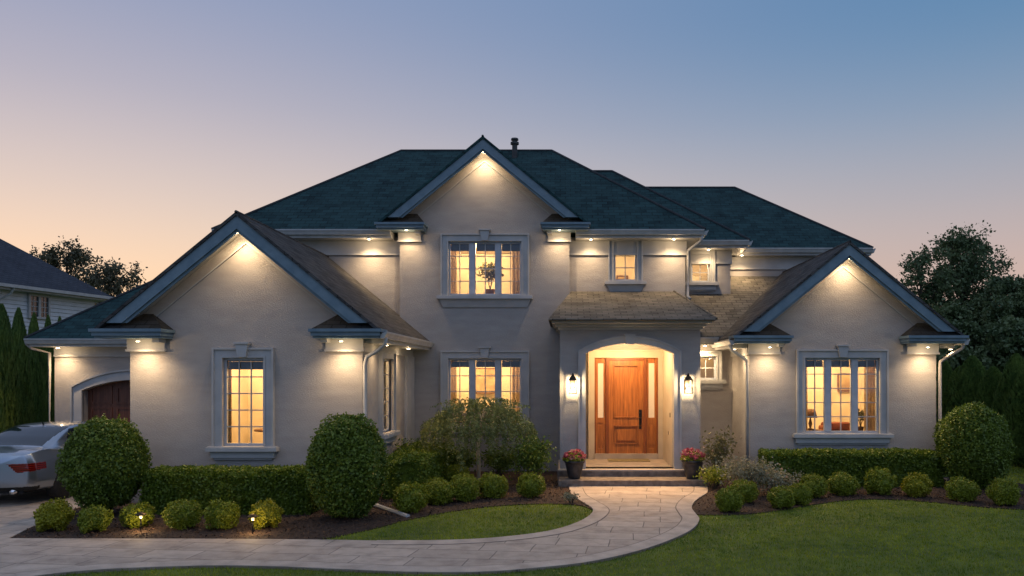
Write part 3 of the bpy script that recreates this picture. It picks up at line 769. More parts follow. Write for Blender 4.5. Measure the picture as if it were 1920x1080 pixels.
win8 = window(W8, 17.06, 3, 2, 5, tw=.15, keystone=True, blind=.11, power=66, col=IN)
win4 = window((W4y[0],W4y[1],W4z[0],W4z[1]), 0, 1, 2, 5, tw=.12, blind=0, curt='', power=22, rz=R(90), frontx=-3.725, col=IN, depth=1.2)

# ------------------------------------------------------------------ soffit lights
LPOW = 2.35
def soffit_light(x, y, z, power, spot=150, tilt=(0,0), blend=.8, r=.035, drop=.10, lens=True, col=WARM):
    m = HB(); m.lathe([(r+.02,.0),(r+.02,-.012),(r,-.016),(r,-.004)], (x,y,z), 16)
    o = m.build('soffit_light', 'white_paint')
    if lens: HB().lathe([(.0,-.0165),(r,-.0170),(r,-.02),(0,-.024)], (x,y,z), 14).build('lamp_lens', 'lamp_lens', o)
    lamp('soffit_lamp', 'SPOT', (x-HO.x, y-HO.y, z-.035), power*LPOW, col, house, size=.03, rot=(R(tilt[0]),R(tilt[1]),0), spot=spot, blend=1.0)
    lamp('soffit_glow', 'POINT', (x-HO.x, y-HO.y, z-drop), power*LPOW*.06, col, house, size=.03)
# gable peaks (mounted on the rake soffit at the ridge)
soffit_light(-5.86, 13.91, 4.965, 25, 148, (4,0), drop=.06)
soffit_light(-1.965, 18.54, 7.735, 27, 148, (4,0), drop=.06)
soffit_light(6.12, 16.77, 4.925, 25, 148, (4,0), drop=.06)
# cornice returns
for x,y,z,pw_ in ((-7.66,13.86,2.99,26),(-4.02,13.86,2.99,26),(-3.80,18.50,5.84,19),(-.14,18.50,5.84,19),(4.42,16.72,2.98,24),(7.84,16.72,2.98,26)):
    soffit_light(x, y, z, pw_, 138, (4,0), r=.03, drop=.17)
# eaves
for x,y,z,pw_ in ((-4.75,18.70,5.655,30),(.62,18.72,5.655,20),(2.62,18.70,5.655,28),(4.85,21.25,5.655,24),(3.75,20.25,5.655,20) ,(-12.3,18.74,3.03,27),(-9.7,18.74,3.03,25)):
    soffit_light(x, y, z, pw_, 138, (4,0), drop=.16)
soffit_light(8.42, 16.9, 2.94, 3, 120)
soffit_light(-3.45, 14.9, 2.955, 7, drop=.16); soffit_light(-3.45, 17.0, 2.955, 9, drop=.16)
soffit_light(3.35, 18.55, 3.07, 34, drop=.15); soffit_light(3.80, 17.4, 2.955, 18, drop=.15)
# porch ceiling
m = HB(); m.lathe([(.09,.0),(.09,-.03),(.075,-.035)], (1.42,17.9,3.20), 20); pl = m.build('porch_light', 'white_paint')
HB().lathe([(.0,-.036),(.07,-.0365),(.06,-.06),(0,-.07)], (1.42,17.9,3.20), 20).build('lamp_lens', 'lamp_lens', pl)
lamp('porch_lamp', 'POINT', (1.42, 17.9-19, 3.04), 120, (1,.62,.29), house, size=.08)
for px_ in (.95, 1.89):
    m = HB(); m.lathe([(.07,.0),(.07,-.018),(.05,-.02),(.05,-.004)], (px_,17.50,3.20), 18); pq = m.build('porch_light', 'white_paint')
    HB().lathe([(.0,-.0205),(.05,-.021),(.045,-.03),(0,-.034)], (px_,17.50,3.20), 18).build('lamp_lens', 'lamp_lens', pq)
    lamp('porch_spot', 'SPOT', (px_, 17.50-19, 3.14), 230, (1,.60,.28), house, size=.05, rot=(R(-42),0,0), spot=95, blend=1)

# ------------------------------------------------------------------ downspouts, vent
def downspout(pts, mat='white_paint'):
    HB().tube(pts, .038, 8).build('downspout', mat, smooth=True)
downspout([(-3.24,13.95,3.05),(-3.26,13.98,2.93),(-3.40,14.06,2.82),(-3.62,14.10,2.70),(-3.66,14.13,2.55),(-3.66,14.13,.15),(-3.60,14.0,.08),(-3.50,13.85,.06)])
downspout([(3.30,18.60,5.72),(3.28,18.66,5.60),(3.02,18.95,5.42),(3.01,19.02,5.25),(3.01,19.02,4.30),(3.06,18.95,4.22)], 'stucco_trim')
downspout([(3.58,16.76,3.04),(3.60,16.8,2.92),(3.80,16.92,2.80),(3.98,16.98,2.68),(4.0,17.0,2.5),(4.0,17.0,.1)])
downspout([(8.62,16.72,3.04),(8.60,16.76,2.94),(8.40,16.95,2.78),(8.24,16.99,2.66),(8.235,17.0,2.5),(8.235,17.0,.12),(8.33,16.9,.06)], 'stucco')
downspout([(-12.98,18.62,3.12),(-12.9,18.7,3.0),(-12.66,18.98,2.9),(-12.66,18.98,.1)], 'stucco')
MB().tube([(*G(697,951),.06),(*G(765,972),.03)], .04, 8).build('drain_pipe', 'white_paint')
tag(bpy.data.objects['drain_pipe'], 'pale drain pipe lying on the mulch beside the tall egg shaped bush', 'pipe')
v = HB(); vx, vy = -1.44, 22.0
v.lathe([(.075,0),(.075,.40),(.12,.41),(.12,.47),(.07,.48),(.07,.52),(.11,.53),(.10,.58),(0,.59)], (vx,vy,8.5), 14)
v.build('roof_vent', 'pipe_metal', smooth=False)

# ------------------------------------------------------------------ wall lanterns
def lantern():
    t = empty('wall_lantern')
    m = MB(); m.box(-.055,.055,-.02,0,-.08,.17); m.tube([(0,-.02,.12),(0,-.07,.20),(0,-.16,.24)],.010,8)
    m.build('bracket', 'bronze', t)
    c = MB(); w = .082
    for sx in (-1,1):
        for sy in (-1,1): c.box(sx*w-.007,sx*w+.007,-.17+sy*w-.007,-.17+sy*w+.007,-.17,.12)
    for zc in (-.175,.116):
        q = w+.007
        c.box(-q,q,-.17-q,-.17-q+.014,zc,zc+.014); c.box(-q,q,-.17+q-.014,-.17+q,zc,zc+.014); c.box(-q,-q+.014,-.17-q+.014,-.17+q-.014,zc,zc+.014); c.box(q-.014,q,-.17-q+.014,-.17+q-.014,zc,zc+.014)
    for sx in (-1,1): c.box(sx*w-.004,sx*w+.004,-.17-w,-.17+w,-.10,-.094)
    c.box(-w,w,-.17-w-.004,-.17-w+.004,-.10,-.094)
    c.build('lantern_cage', 'bronze', t)
    r = MB(); W = .092; y=-.17
    r.add([(-W,y-W,.13),(W,y-W,.13),(W,y+W,.13),(-W,y+W,.13),(-.04,y-.04,.21),(.04,y-.04,.21),(.04,y+.04,.21),(-.04,y+.04,.21)],[(0,3,2,1),(0,1,5,4),(1,2,6,5),(2,3,7,6),(3,0,4,7),(4,5,6,7)])
    r.lathe([(.03,.21),(.035,.235),(.012,.25),(.016,.265),(0,.28)],(0,y,0),10)
    r.build('lantern_cap', 'bronze', t)
    g = MB(); q = w-.004
    for a,b in (((-q,y-q),(q,y-q)),((q,y-q),(q,y+q)),((-q,y+q),(-q,y-q))): g.add([(a[0],a[1],-.16),(b[0],b[1],-.16),(b[0],b[1],.115),(a[0],a[1],.115)],[(0,1,2,3)])
    g.build('lantern_glass', 'lantern_glass', t)
    MB().lathe([(.0,-.13),(.018,-.12),(.024,-.10),(.024,-.07),(.014,-.045),(0,-.04)],(0,y,0),14).build('bulb', 'lantern_bulb', t, smooth=True)
    lamp('lantern_lamp', 'POINT', (0, y+.0, .01), 24, (1,.71,.38), t, size=.03)
    return t
lz = 2.13
l1 = lantern(); l1.location = ((1074-VX)/86, PY-.001, lz)
tag(l1, 'lit bronze wall lantern on the pillar left of the arched porch', 'wall lamp', 'lanterns either side of the porch arch')
l2 = copy_tree(l1); l2.location = ((1291-VX)/86, PY-.001, lz)
tag(l2, 'lit bronze wall lantern on the pillar right of the arched porch', 'wall lamp', 'lanterns either side of the porch arch')

# doormat
o = MB().box(1.02,2.02,18.35,18.85,.301,.318).build('doormat', 'mat_fibre', bevel=.004)
tag(o, 'flat tan doormat lying before the wooden front door', 'doormat')

# ------------------------------------------------------------------ foliage makers
def ellipsoid_pts(n, r, shell=.22, lump=.05, rng=RNG, zmin=-1):
    d = rng.normal(size=(int(n*1.6),3)); d /= np.linalg.norm(d,axis=1)[:,None]; d = d[d[:,2] > zmin][:n]; n = len(d)
    k = 1-shell*rng.random(n)**1.5
    ph = rng.uniform(0,6,3)
    b = 1+lump*(np.sin(d[:,0]*5+ph[0])*np.cos(d[:,2]*6+ph[1])+np.sin(d[:,1]*7+ph[2]))+rng.normal(size=n)*.02
    P = d*(k*b)[:,None]*np.array(r)
    return P, d
def core(r, f=.80, n=20):
    m = MB(); m.lathe([(max(.001,f*r[0]*math.sin(math.pi*i/n)), -f*r[2]*math.cos(math.pi*i/n)) for i in range(n+1)], n=20); return m
def crown_obj(name, P, nrm, size, mat, parent, corem=None, aspect=.6, align=.45, loc=(0,0,0)):
    V = cards(P, size, nrm, aspect, align); Fq = quads(len(P))
    o = np_mesh(name, V, Fq, mat, parent)
    o.location = loc
    if corem is not None:
        me = bpy.data.meshes.new('core'); me.from_pydata(corem.v, [], corem.f); me.update(); me.materials.append(MATS[mat])
        c = bpy.data.objects.new('core', me); 
        # join core into the leaf mesh
        import bmesh
        bm = bmesh.new(); bm.from_mesh(o.data); bm.from_mesh(me); bm.to_mesh(o.data); bm.free()
        bpy.data.objects.remove(c)
    return o
def stems(name, mat, parent, base_r, h, n=5, spread=.3, start=0.0):
    m = MB()
    for i in range(n):
        a = random.uniform(0,6.28); s = spread*random.uniform(.4,1)
        m.tube([(.04*math.cos(a),.04*math.sin(a),start-.02),(s*.5*math.cos(a),s*.5*math.sin(a),h*.5),(s*math.cos(a),s*math.sin(a),h)], [base_r,base_r*.7,base_r*.35], 7)
    return m.build(name, mat, parent, smooth=True)

# round clipped shrubs
def ball_proto(mat, seed):
    rng = np.random.default_rng(seed)
    t = empty('round_shrub')
    P, d = ellipsoid_pts(3800, (1,1,.92), .26, .11, rng, -.85)
    sh = []; sd = []
    for i in range(46):
        v = rng.normal(size=3); v /= np.linalg.norm(v); v[2] = abs(v[2])
        L_ = rng.uniform(.06,.20); dr = v*.7+np.array([0,0,.5])+rng.normal(size=3)*.25
        u = np.linspace(0,1,8)[:,None]; sh.append(v*.96+dr*L_*u+rng.normal(size=(8,3))*.03); sd.append(np.tile(v,(8,1)))
    P = np.concatenate([P]+sh); d = np.concatenate([d]+sd)
    P[:,2] += .86
    c = core((1,1,.92)); c.v = [(x,y,z+.86) for x,y,z in c.v]
    crown_obj('foliage', P, d, .15, mat, t, c)
    stems('stem', 'bark', t, .05, .5, 4, .3)
    return t
protos = {'g': ball_proto('leaf_boxwood', 3), 'h': ball_proto('leaf_boxwood', 4), 'y': ball_proto('leaf_gold', 5)}
used = {}
balls = [
 (95,998,33,'y','golden leaved round shrub at the left tip of the mulch bed'),
 (173,1001,28,'g','small round shrub between the golden shrub and the large round topiary trunk'),
 (254,992,28,'h','small round shrub directly behind the left path light, right of the large round topiary'),
 (338,994,31,'g','round shrub midway along the long left hedge, first right of the left path light'),
 (411,995,30,'h','round shrub before the long left hedge, just left of the shrub with a path light'),
 (496,993,29,'y','yellowish round shrub beside the right path light in the left bed'),
 (768,964,30,'g','round shrub at the end of the pale drain pipe on the mulch'),
 (821,948,29,'h','round shrub second from the drain pipe, below the weeping tree'),
 (869,942,28,'g','round shrub third from the drain pipe, just left of the weeping tree trunk'),
 (923,936,26,'h','round shrub directly right of the weeping tree trunk'),
 (996,935,25,'g','bright round shrub standing alone between the weeping tree and the porch steps'),
 (855,912,24,'g','small round shrub half hidden behind the others at the weeping tree trunk'),
 (1370,962,25,'h','round shrub nearest the walkway in the right bed'),
 (1396,945,26,'g','round shrub tucked behind the one nearest the walkway, right of the steps'),
 (1466,956,25,'g','round shrub foremost of the pair left of the right hedge front'),
 (1500,949,24,'h','round shrub right behind the foremost one of the pair in the right bed'),
 (1528,936,25,'g','round shrub under the left end of the large right window'),
 (1583,931,25,'h','round shrub under the middle of the large right window'),
 (1653,930,27,'g','round shrub under the right edge of the large right window'),
 (1722,934,26,'y','yellow tinged round shrub at the right end of the right hedge'),
 (1808,942,27,'h','dark round shrub at the left foot of the right topiary'),
 (1886,950,27,'h','dark round shrub at the right foot of the right topiary'),
]
for px,py,rp,k,lab in balls:
    s = (py-VY)/H; r = rp/s
    if k not in used: o = protos[k]; used[k] = 1
    else: o = copy_tree(protos[k])
    X,Y = G(px,py)
    o.location = (X, Y+r*.3, .015); o.scale = (r*random.uniform(.95,1.08), r*random.uniform(.95,1.05), r*random.uniform(.88,1.02)*.98); o.rotation_euler.z = random.uniform(0,6.28)
    tag(o, lab, 'shrub', 'clipped round shrubs in the mulch beds')

def topiary(px, s, rx, z0, z1, label, name='topiary', mat='leaf_topiary', n=34000, leaf=.052, trunk=True, seed=1):
    X, Y = (px-VX)/s, F/s; rng = np.random.default_rng(seed)
    t = empty(name, (X,Y,0)); rz = (z1-z0)/2; zc = (z0+z1)/2
    P, d = ellipsoid_pts(n, (rx,rx*.96,rz), .20, .035, rng)
    Pb, db = ellipsoid_pts(n//4, (rx*1.05,rx*1.05,rz*1.04), .09, .07, rng)     # loose shoots
    sh = []; sd = []
    for i in range(110):
        v = rng.normal(size=3); v /= np.linalg.norm(v); v[2] = abs(v[2])*1.0 if rng.random()<.7 else v[2]
        b0 = v*np.array([rx,rx,rz])*.97; L_ = rng.uniform(.04,.13); dr = v*.7+np.array([0,0,.5])+rng.normal(size=3)*.2
        k_ = 9; u = np.linspace(0,1,k_)[:,None]; sh.append(b0+dr*L_*u+rng.normal(size=(k_,3))*.009); sd.append(np.tile(v,(k_,1)))
    P = np.concatenate([P,Pb]+sh); d = np.concatenate([d,db]+sd)
    c = core((rx,rx,rz), .84); 
    crown_obj('foliage', P, d, leaf, mat, t, c, loc=(0,0,zc))
    stems('trunk', 'bark', t, .045, z0+rz*.6, 6, rx*.35)
    tag(t, label, 'topiary', 'large clipped round bushes')
topiary(198, 111, .61, .14, 1.61, 'large round topiary on a short trunk beside the parked car', seed=1)
topiary(650, 114, .61, .04, 1.68, 'tall egg shaped bush at the corner of the left wing', seed=2)
topiary(1824, 90, .67, .06, 1.70, 'large round topiary at the far right beside the house corner', seed=3)

def hedge(x0,x1,y0,y1,h,label,n, leaf=.05, mat='leaf_hedge', seed=1):
    rng = np.random.default_rng(seed)
    cx, cy = (x0+x1)/2, (y0+y1)/2; t = empty('hedge', (cx,cy,0)); a, b = (x1-x0)/2, (y1-y0)/2
    A = [a*b*4*1.3, 2*a*h*2, 2*b*h*2]; tot = sum(A); P = []; D = []
    def f(n, kind):
        u = rng.uniform(-1,1,n); v = rng.uniform(0,1,n); dep = rng.random(n)**1.6*.10
        if kind == 0: p = np.column_stack([u*a, rng.uniform(-1,1,n)*b, h-dep]); d = np.tile([0,0,1.],(n,1))
        elif kind == 1: sg = np.where(rng.random(n)<.7,-1,1); p = np.column_stack([u*a, sg*(b-dep), v*h]); d = np.column_stack([0*u,sg,0*u])
        else: sg = np.where(rng.random(n)<.5,-1,1); p = np.column_stack([sg*(a-dep), u*b, v*h]); d = np.column_stack([sg,0*u,0*u])
        lump = .025*np.sin(p[:,0]*4.1+1)*np.cos(p[:,2]*5+p[:,1]*3)+.012*np.sin(p[:,0]*13+p[:,2]*9)
        p = p + d*(lump+rng.normal(size=n)*.012)[:,None]
        # rounded edges: pull in near the top rim
        e = np.clip((np.abs(p[:,1])-(b-.10))/.10,0,1)*np.clip((p[:,2]-(h-.10))/.10,0,1)
        p[:,2] -= e*.05; p[:,1] -= np.sign(p[:,1])*e*.04
        P.append(p); D.append(d)
    for k in range(3): f(int(n*A[k]/tot), k)
    m = MB().box(-a+.07,a-.07,-b+.07,b-.07,0,h-.07)
    crown_obj('foliage', np.concatenate(P), np.concatenate(D), leaf, mat, t, m, align=.35)
    tag(t, label, 'hedge', 'low clipped box hedges')
hedge(-7.15,-4.30,13.02,13.75,.76,'long low clipped hedge under the left gable window', 32000, seed=1)
hedge(-3.45,-2.60,14.6,18.2,.80,'clipped hedge running back along the side wall of the left wing', 20000, seed=2)
hedge(4.20,7.90,16.15,16.85,.76,'long low clipped hedge under the large right window', 32000, seed=3)

# weeping tree
def weeping():
    X, Y = G(897,906); rng = np.random.default_rng(11)
    t = empty('weeping_tree', (X,Y,0)); m = MB()
    m.tube([(0,0,0),(.01,0,.4),(-.02,.02,.8),(.03,0,1.15)], [.05,.042,.04,.035], 9)
    Rr = 1.22; P = []; D = []
    for i in range(26):
        a = i*2.399; rr = Rr*rng.uniform(.35,1.0)
        zt = 1.66-.25*(rr/Rr)**2+rng.normal()*.04
        pts = [(0.02,0,1.1),(.35*rr*math.cos(a),.35*rr*math.sin(a),zt),(.75*rr*math.cos(a),.75*rr*math.sin(a),zt-.08),(rr*math.cos(a),rr*math.sin(a),zt-.42)]
        m.tube(pts, [.022,.014,.009,.004], 5)
    tr = m.build('trunk', 'pale_bark', t, smooth=True)
    for i in range(560):                                   # hanging sprays
        a = rng.uniform(0,6.283); q = math.sqrt(rng.random()); rr = Rr*q
        zt = 1.78-.56*q**2.2+rng.normal()*.05
        L = rng.uniform(.2,.68)*(0.45+q*.75); k = int(26*L/.5)+8
        u = np.linspace(0,1,k); out = .10*np.sin(u*2.2)
        x = (rr+out)*math.cos(a)+rng.normal(size=k)*.022; y = (rr+out)*math.sin(a)+rng.normal(size=k)*.022
        z = zt-u**1.2*L+rng.normal(size=k)*.015
        P.append(np.column_stack([x,y,z])); D.append(np.tile([math.cos(a)*.6,math.sin(a)*.6,-.5],(k,1)))
    for i in range(60):
        a = rng.uniform(0,6.283); q = rng.uniform(.1,.8); k=16; u=np.linspace(0,1,k)
        x = (Rr*q+u*.25)*math.cos(a)+rng.normal(size=k)*.02; y=(Rr*q+u*.25)*math.sin(a)+rng.normal(size=k)*.02; z=1.72-.3*q*q+.14*np.sin(u*2.6)+rng.normal(size=k)*.015
        P.append(np.column_stack([x,y,z])); D.append(np.tile([0,0,1.],(k,1)))
    P = np.concatenate(P); D = np.concatenate(D)
    crown_obj('crown', P, D, .062, 'leaf_weeping', t, aspect=.42, align=.2)
    tag(t, 'small weeping tree with a pale trunk before the lower centre window', 'tree')
weeping()

def loose_shrub(name, px, py, rp, hp, label, mat, n=900, leaf=.06, dens_low=.15, petals=None, seed=5, cat='shrub', nst=7, group=None):
    s = (py-VY)/H; X,Y = G(px,py); r = rp/s; h = hp/s; rng = np.random.default_rng(seed)
    t = empty(name, (X,Y,.0)); m = MB(); P = []
    for i in range(nst):
        a = rng.uniform(0,6.28); e = r*rng.uniform(.2,.85); hh = h*rng.uniform(.7,1)
        pts = [(0.02*math.cos(a),.02*math.sin(a),0),(e*.4*math.cos(a),e*.4*math.sin(a),hh*.5),(e*math.cos(a),e*math.sin(a),hh*.93)]
        m.tube(pts, [.012,.009,.004], 5)
        c = np.array(pts[1])[None]; 
        k = n//nst; u = rng.random(k)**.7
        base = np.array(pts[1])*(1-u)[:,None]+np.array(pts[2])*u[:,None]
        P.append(base+rng.normal(size=(k,3))*np.array([r*.26,r*.26,h*.12]))
    m.build('stem', 'bark', t)
    P = np.concatenate(P); P[:,2] = np.clip(P[:,2], h*dens_low*rng.uniform(.5,1,len(P)), h*1.05)
    d = P-np.array([0,0,h*.5]); d /= np.linalg.norm(d,axis=1)[:,None]+1e-6
    crown_obj('foliage', P, d, leaf, mat, t, align=.3)
    if petals:
        idx = rng.choice(len(P), petals[1]); Q = P[idx]+d[idx]*.04
        crown_obj('blossom', np.repeat(Q,4,0)+rng.normal(size=(len(Q)*4,3))*.012, np.repeat(d[idx],4,0), .045, petals[0], t, aspect=.9)
    tag(t, label, cat, group)
loose_shrub('rose_bush', 1347, 912, 34, 108, 'tall loose rose bush against the wall right of the porch', 'leaf_rose', 750, .075, .3, ('petal_pale',10), 21)
loose_shrub('variegated_shrub', 1398, 928, 50, 70, 'loose shrub with pale variegated leaves nearest the right flower pot', 'leaf_variegated', 2200, .05, .1, None, 22)
loose_shrub('variegated_shrub', 1450, 930, 46, 54, 'low pinkish variegated shrub at the left end of the right hedge', 'leaf_variegated', 2000, .05, .1, ('petal_pale',22), 23)
loose_shrub('leafy_shrub', 1000, 915, 38, 92, 'dark leafy shrub in the corner left of the porch', 'leaf_topiary', 3600, .06, .05, None, 24)
loose_shrub('leafy_shrub', 770, 905, 40, 78, 'dark leafy shrub between the side hedge and the weeping tree', 'leaf_topiary', 2600, .06, .05, None, 25)
loose_shrub('small_plant', 1071, 946, 16, 24, 'tiny pale leafed plant at the left edge of the walkway below the steps', 'leaf_variegated', 260, .04, .1, None, 26, 'plant')
loose_shrub('leafy_shrub', 1340, 918, 40, 44, 'low green shrub right beside the right flower pot', 'leaf_boxwood', 1300, .05, .05, None, 27)

loose_shrub('leafy_shrub', 862, 896, 34, 56, 'low dark shrub behind the weeping tree trunk on its left', 'leaf_topiary', 2400, .06, .02, None, 35)
loose_shrub('leafy_shrub', 935, 898, 36, 58, 'low dark shrub behind the weeping tree trunk on its right', 'leaf_topiary', 2600, .06, .02, None, 36)
# flower pots
def flowerpot():
    t = empty('flower_pot'); rng = np.random.default_rng(31)
    MB().lathe([(.115,0),(.13,.02),(.165,.16),(.195,.30),(.20,.34),(.222,.345),(.225,.385),(.20,.39),(.19,.35)], n=28).build('pot', 'pot_glaze', t, smooth=True)
    MB().lathe([(0.001,.345),(.19,.35),(.0,.351)], n=20).build('soil', 'soil', t)
    P, d = ellipsoid_pts(1500, (.235,.235,.15), .4, .06, rng, -.1); P[:,2] += .40
    crown_obj('leaves', P, d, .045, 'leaf_boxwood', t)
    Q, e = ellipsoid_pts(95, (.25,.25,.20), .08, .05, rng, .12); Q[:,2] += .41
    V = np.repeat(Q,9,0)+rng.normal(size=(len(Q)*9,3))*.014
    crown_obj('blossom', V, np.repeat(e,9,0), .036, 'petal_pink', t, aspect=.9)
    Q, e = ellipsoid_pts(35, (.245,.245,.18), .08, .05, rng, .05); Q[:,2] += .41
    crown_obj('pale_blossom', np.repeat(Q,7,0)+rng.normal(size=(len(Q)*7,3))*.012, np.repeat(e,7,0), .03, 'petal_pale', t, aspect=.9)
    return t
fp = flowerpot(); fp.location = ((1077-VX)/87, 16.55, .151)
tag(fp, 'dark pot of pink flowers on the step left of the front door', 'flower pot', 'flower pots on the porch step')
f2 = copy_tree(fp); f2.location = ((1297-VX)/87, 16.55, .151); f2.rotation_euler.z = 2.1; f2.scale = (1.07,1.07,1.03)
tag(f2, 'dark pot of pink flowers on the step right of the front door', 'flower pot', 'flower pots on the porch step')

# path lights and small spotlights
def pathlight():
    t = empty('path_light')
    MB().tube([(0,0,-.02),(0,0,.27)], .011, 8).build('stake', 'dark_metal', t)
    MB().lathe([(.012,.27),(.075,.275),(.078,.285),(.03,.315),(.0,.32)], n=18).build('lamp_hood', 'bronze', t)
    MB().lathe([(.012,.225),(.02,.232),(.02,.268),(.012,.269)], n=12).build('lamp_lens', 'path_lens', t)
    lamp('path_lamp', 'POINT', (0,0,.20), 7, (1,.66,.30), t, size=.026)
    return t
a = pathlight(); X,Y = G(264,1000); a.location = (X,Y,0)
tag(a, 'small lit path light beside the round shrub right of the large topiary', 'path light', 'path lights in the left bed')
b = copy_tree(a); X,Y = G(474,1004); b.location = (X,Y,0)
tag(b, 'small lit path light beside the yellowish shrub at the end of the left hedge', 'path light', 'path lights in the left bed')
def spotl():
    t = empty('garden_spotlight')
    MB().tube([(0,0,-.02),(0,0,.07)],.01,8).build('stake','white_paint',t)
    MB().tube([(0,-.04,.07),(0,.05,.11)],[.035,.03],12).build('lamp_head','white_paint',t)
    return t
a = spotl(); X,Y = G(1062,913); a.location=(X-.02,Y-.03,0); tag(a,'small white spotlight at the left end of the porch steps','spotlight','small spotlights beside the steps')
b = copy_tree(a); X,Y = G(1320,911); b.location=(X+.02,Y-.02,.03); tag(b,'small white spotlight at the right end of the porch steps','spotlight','small spotlights beside the steps')

# ------------------------------------------------------------------ conifers & trees
def conifer_mesh(seed, n=9000):
    rng = np.random.default_rng(seed)
    z = rng.random(n)**.9; prof = np.clip(.72+z*2.5,0,1)*(1-z**3.4)**.75*(1-.20*z)
    a = rng.uniform(0,6.283,n); k = 1-.3*rng.random(n)**2; lump = 1+.10*np.sin(a*5+z*17)+.06*np.sin(a*9-z*31)
    r = prof*k*lump; P = np.column_stack([r*np.cos(a), r*np.sin(a), z])
    return P, np.column_stack([np.cos(a),np.sin(a),.7+0*a])/1.22
def conifer(name, mat, seed, w, h):
    P, D = conifer_mesh(seed); P = P*np.array([w,w,h]); P[:,2] += .05
    t = empty(name)
    n = len(P); rng = np.random.default_rng(seed)
    s = rng.uniform(.07,.14,n)[:,None]; side = np.cross(D, rng.normal(size=(n,3))); side /= np.linalg.norm(side,axis=1)[:,None]
    up = D*.35+np.array([0,0,1.]); up /= np.linalg.norm(up,axis=1)[:,None]
    V = np.stack([P-side*s*.28, P-up*s*.2+side*0, P+side*s*.28, P+up*s],1).reshape(-1,3)
    o = np_mesh('crown', V, quads(n), mat, t)
    import bmesh
    c = MB(); c.lathe([(.001,.1)]+[(w*.72*(1-(q/12)**3.4)**.75*(1-.18*q/12), .1+(h*.9)*q/12) for q in range(1,12)]+[(.001,h*.93)], n=12)
    me = bpy.data.meshes.new('c'); me.from_pydata(c.v,[],c.f); bm = bmesh.new(); bm.from_mesh(o.data); bm.from_mesh(me); bm.to_mesh(o.data); bm.free()
    MB().tube([(0,0,-.05),(0,0,h*.5)],[.07,.03],8).build('trunk','bark',t)
    return t
cp = [conifer('arborvitae','leaf_arborvitae',41,1.0,1.0*1) for _ in range(1)]
for o in cp:
    pass
protoC = []
for sd in (51,52,53):
    protoC.append(conifer('arborvitae','leaf_arborvitae',sd,.55,3.0))
for o in cp:
    for ch in kids(o): bpy.data.objects.remove(ch)
    bpy.data.objects.remove(o)
usedC = set()
def place_con(i, x, y, w, h, label, group):
    if i in usedC: o = copy_tree(protoC[i])
    else: o = protoC[i]; usedC.add(i)
    o.location = (x,y,0); o.scale = (w/.55, w/.55, h/3.0); o.rotation_euler.z = random.uniform(0,6.28)
    tag(o, label, 'arborvitae', group)
leftc = [(3,586,74,.40),(35,592,69,.34),(64,600,65,.30),(90,604,62,.28),(-34,580,80,.42),(112,606,58,.28)]
ords = ['foremost fully visible arborvitae left of the car at the photo edge','second arborvitae of the left row counted from the photo edge','third arborvitae of the left row counted from the photo edge','fourth arborvitae of the left row, beside the garage corner','arborvitae mostly cut by the left photo edge','last arborvitae of the left row, mostly behind the garage wall']
for i,(px,py,s,w) in enumerate(leftc):
    place_con(i%3, (px-VX)/s, F/s, w, Z(py,s), ords[i], 'arborvitae row at the left of the garage')
rl = ['first','second','third','fourth','fifth','sixth','seventh','eighth','ninth','tenth','eleventh','twelfth']
k = 0
y = 27.0
for k in range(12):
    x = 11.9+.10*math.sin(k*2.1)+.02*k; y = 27.3-k*.93
    place_con(k%3, x, y, .66+.06*math.sin(k*1.7), 2.62+.16*math.sin(k*2.9), f'{rl[k]} arborvitae from the back of the clipped row at the right of the house', 'arborvitae row at the right of the house')

def tree(name, x, y, h, rx, label, mat, seed, nclump=34, per=420, leaf=.16, zlo=.3, trunk_r=.16, cl=.17, cat='tree', group=None, rxy=None, flat=1.0):
    rng = np.random.default_rng(seed); t = empty(name, (x,y,0)); m = MB()
    m.tube([(0,0,-.1),(.05*h*rng.normal()*.3,0,h*.3),(.0,.05,h*.62),(0,0,h*.9)], [trunk_r,trunk_r*.75,trunk_r*.4,trunk_r*.1], 9)
    P = []; D = []
    for i in range(nclump):
        z = zlo+(.97-zlo)*rng.random()**.8; env = math.sin(min(1,max(.0,(z-zlo)/(1.03-zlo)))**.75*math.pi)**.55
        a = i*2.399+rng.uniform(-.4,.4); q = rng.uniform(.25,1)*env*rx
        c = np.array([q*math.cos(a), q*math.sin(a)*flat, z*h])
        zb = max(h*.2, z*h-q*.75-.2*h*rng.random())
        m.tube([(0,0,zb),(c[0]*.5,c[1]*.5,zb+(c[2]-zb)*.6),tuple(c)],[trunk_r*.32,trunk_r*.18,trunk_r*.05],5)
        cr = cl*h*rng.uniform(.55,1.1)
        # sub-clumps
        ns = 9
        for j in range(ns):
            sc = c+np.clip(rng.normal(size=3),-1.25,1.0)*cr*.55*np.array([1,1,.8]); sc[2] = min(sc[2], h*1.03); kk = per//ns
            pp = sc+rng.normal(size=(kk,3))*cr*.20
            P.append(pp); D.append(np.tile([0,0,1.],(kk,1)))
            m.tube([tuple(c), tuple(sc)],[trunk_r*.05,trunk_r*.02],4)
    m.build('trunk', 'bark', t)
    crown_obj('crown', np.concatenate(P), np.concatenate(D), leaf, mat, t, aspect=.65, align=.2)
    tag(t, label, cat, group)
tree('broadleaf_tree', (125-VX)/34, F/34, Z(425,34)-.75, 2.4, 'sparse tree behind the neighbouring house, the taller of two', 'leaf_oak', 61, 52, 250, .15, .42, group='trees behind the neighbouring house', cl=.085)
tree('broadleaf_tree', (222-VX)/36, F/36, Z(475,36)-.4, 1.5, 'shorter denser tree right of the taller one behind the neighbouring house', 'leaf_oak', 62, 30, 260, .14, .35, group='trees behind the neighbouring house', cl=.09)
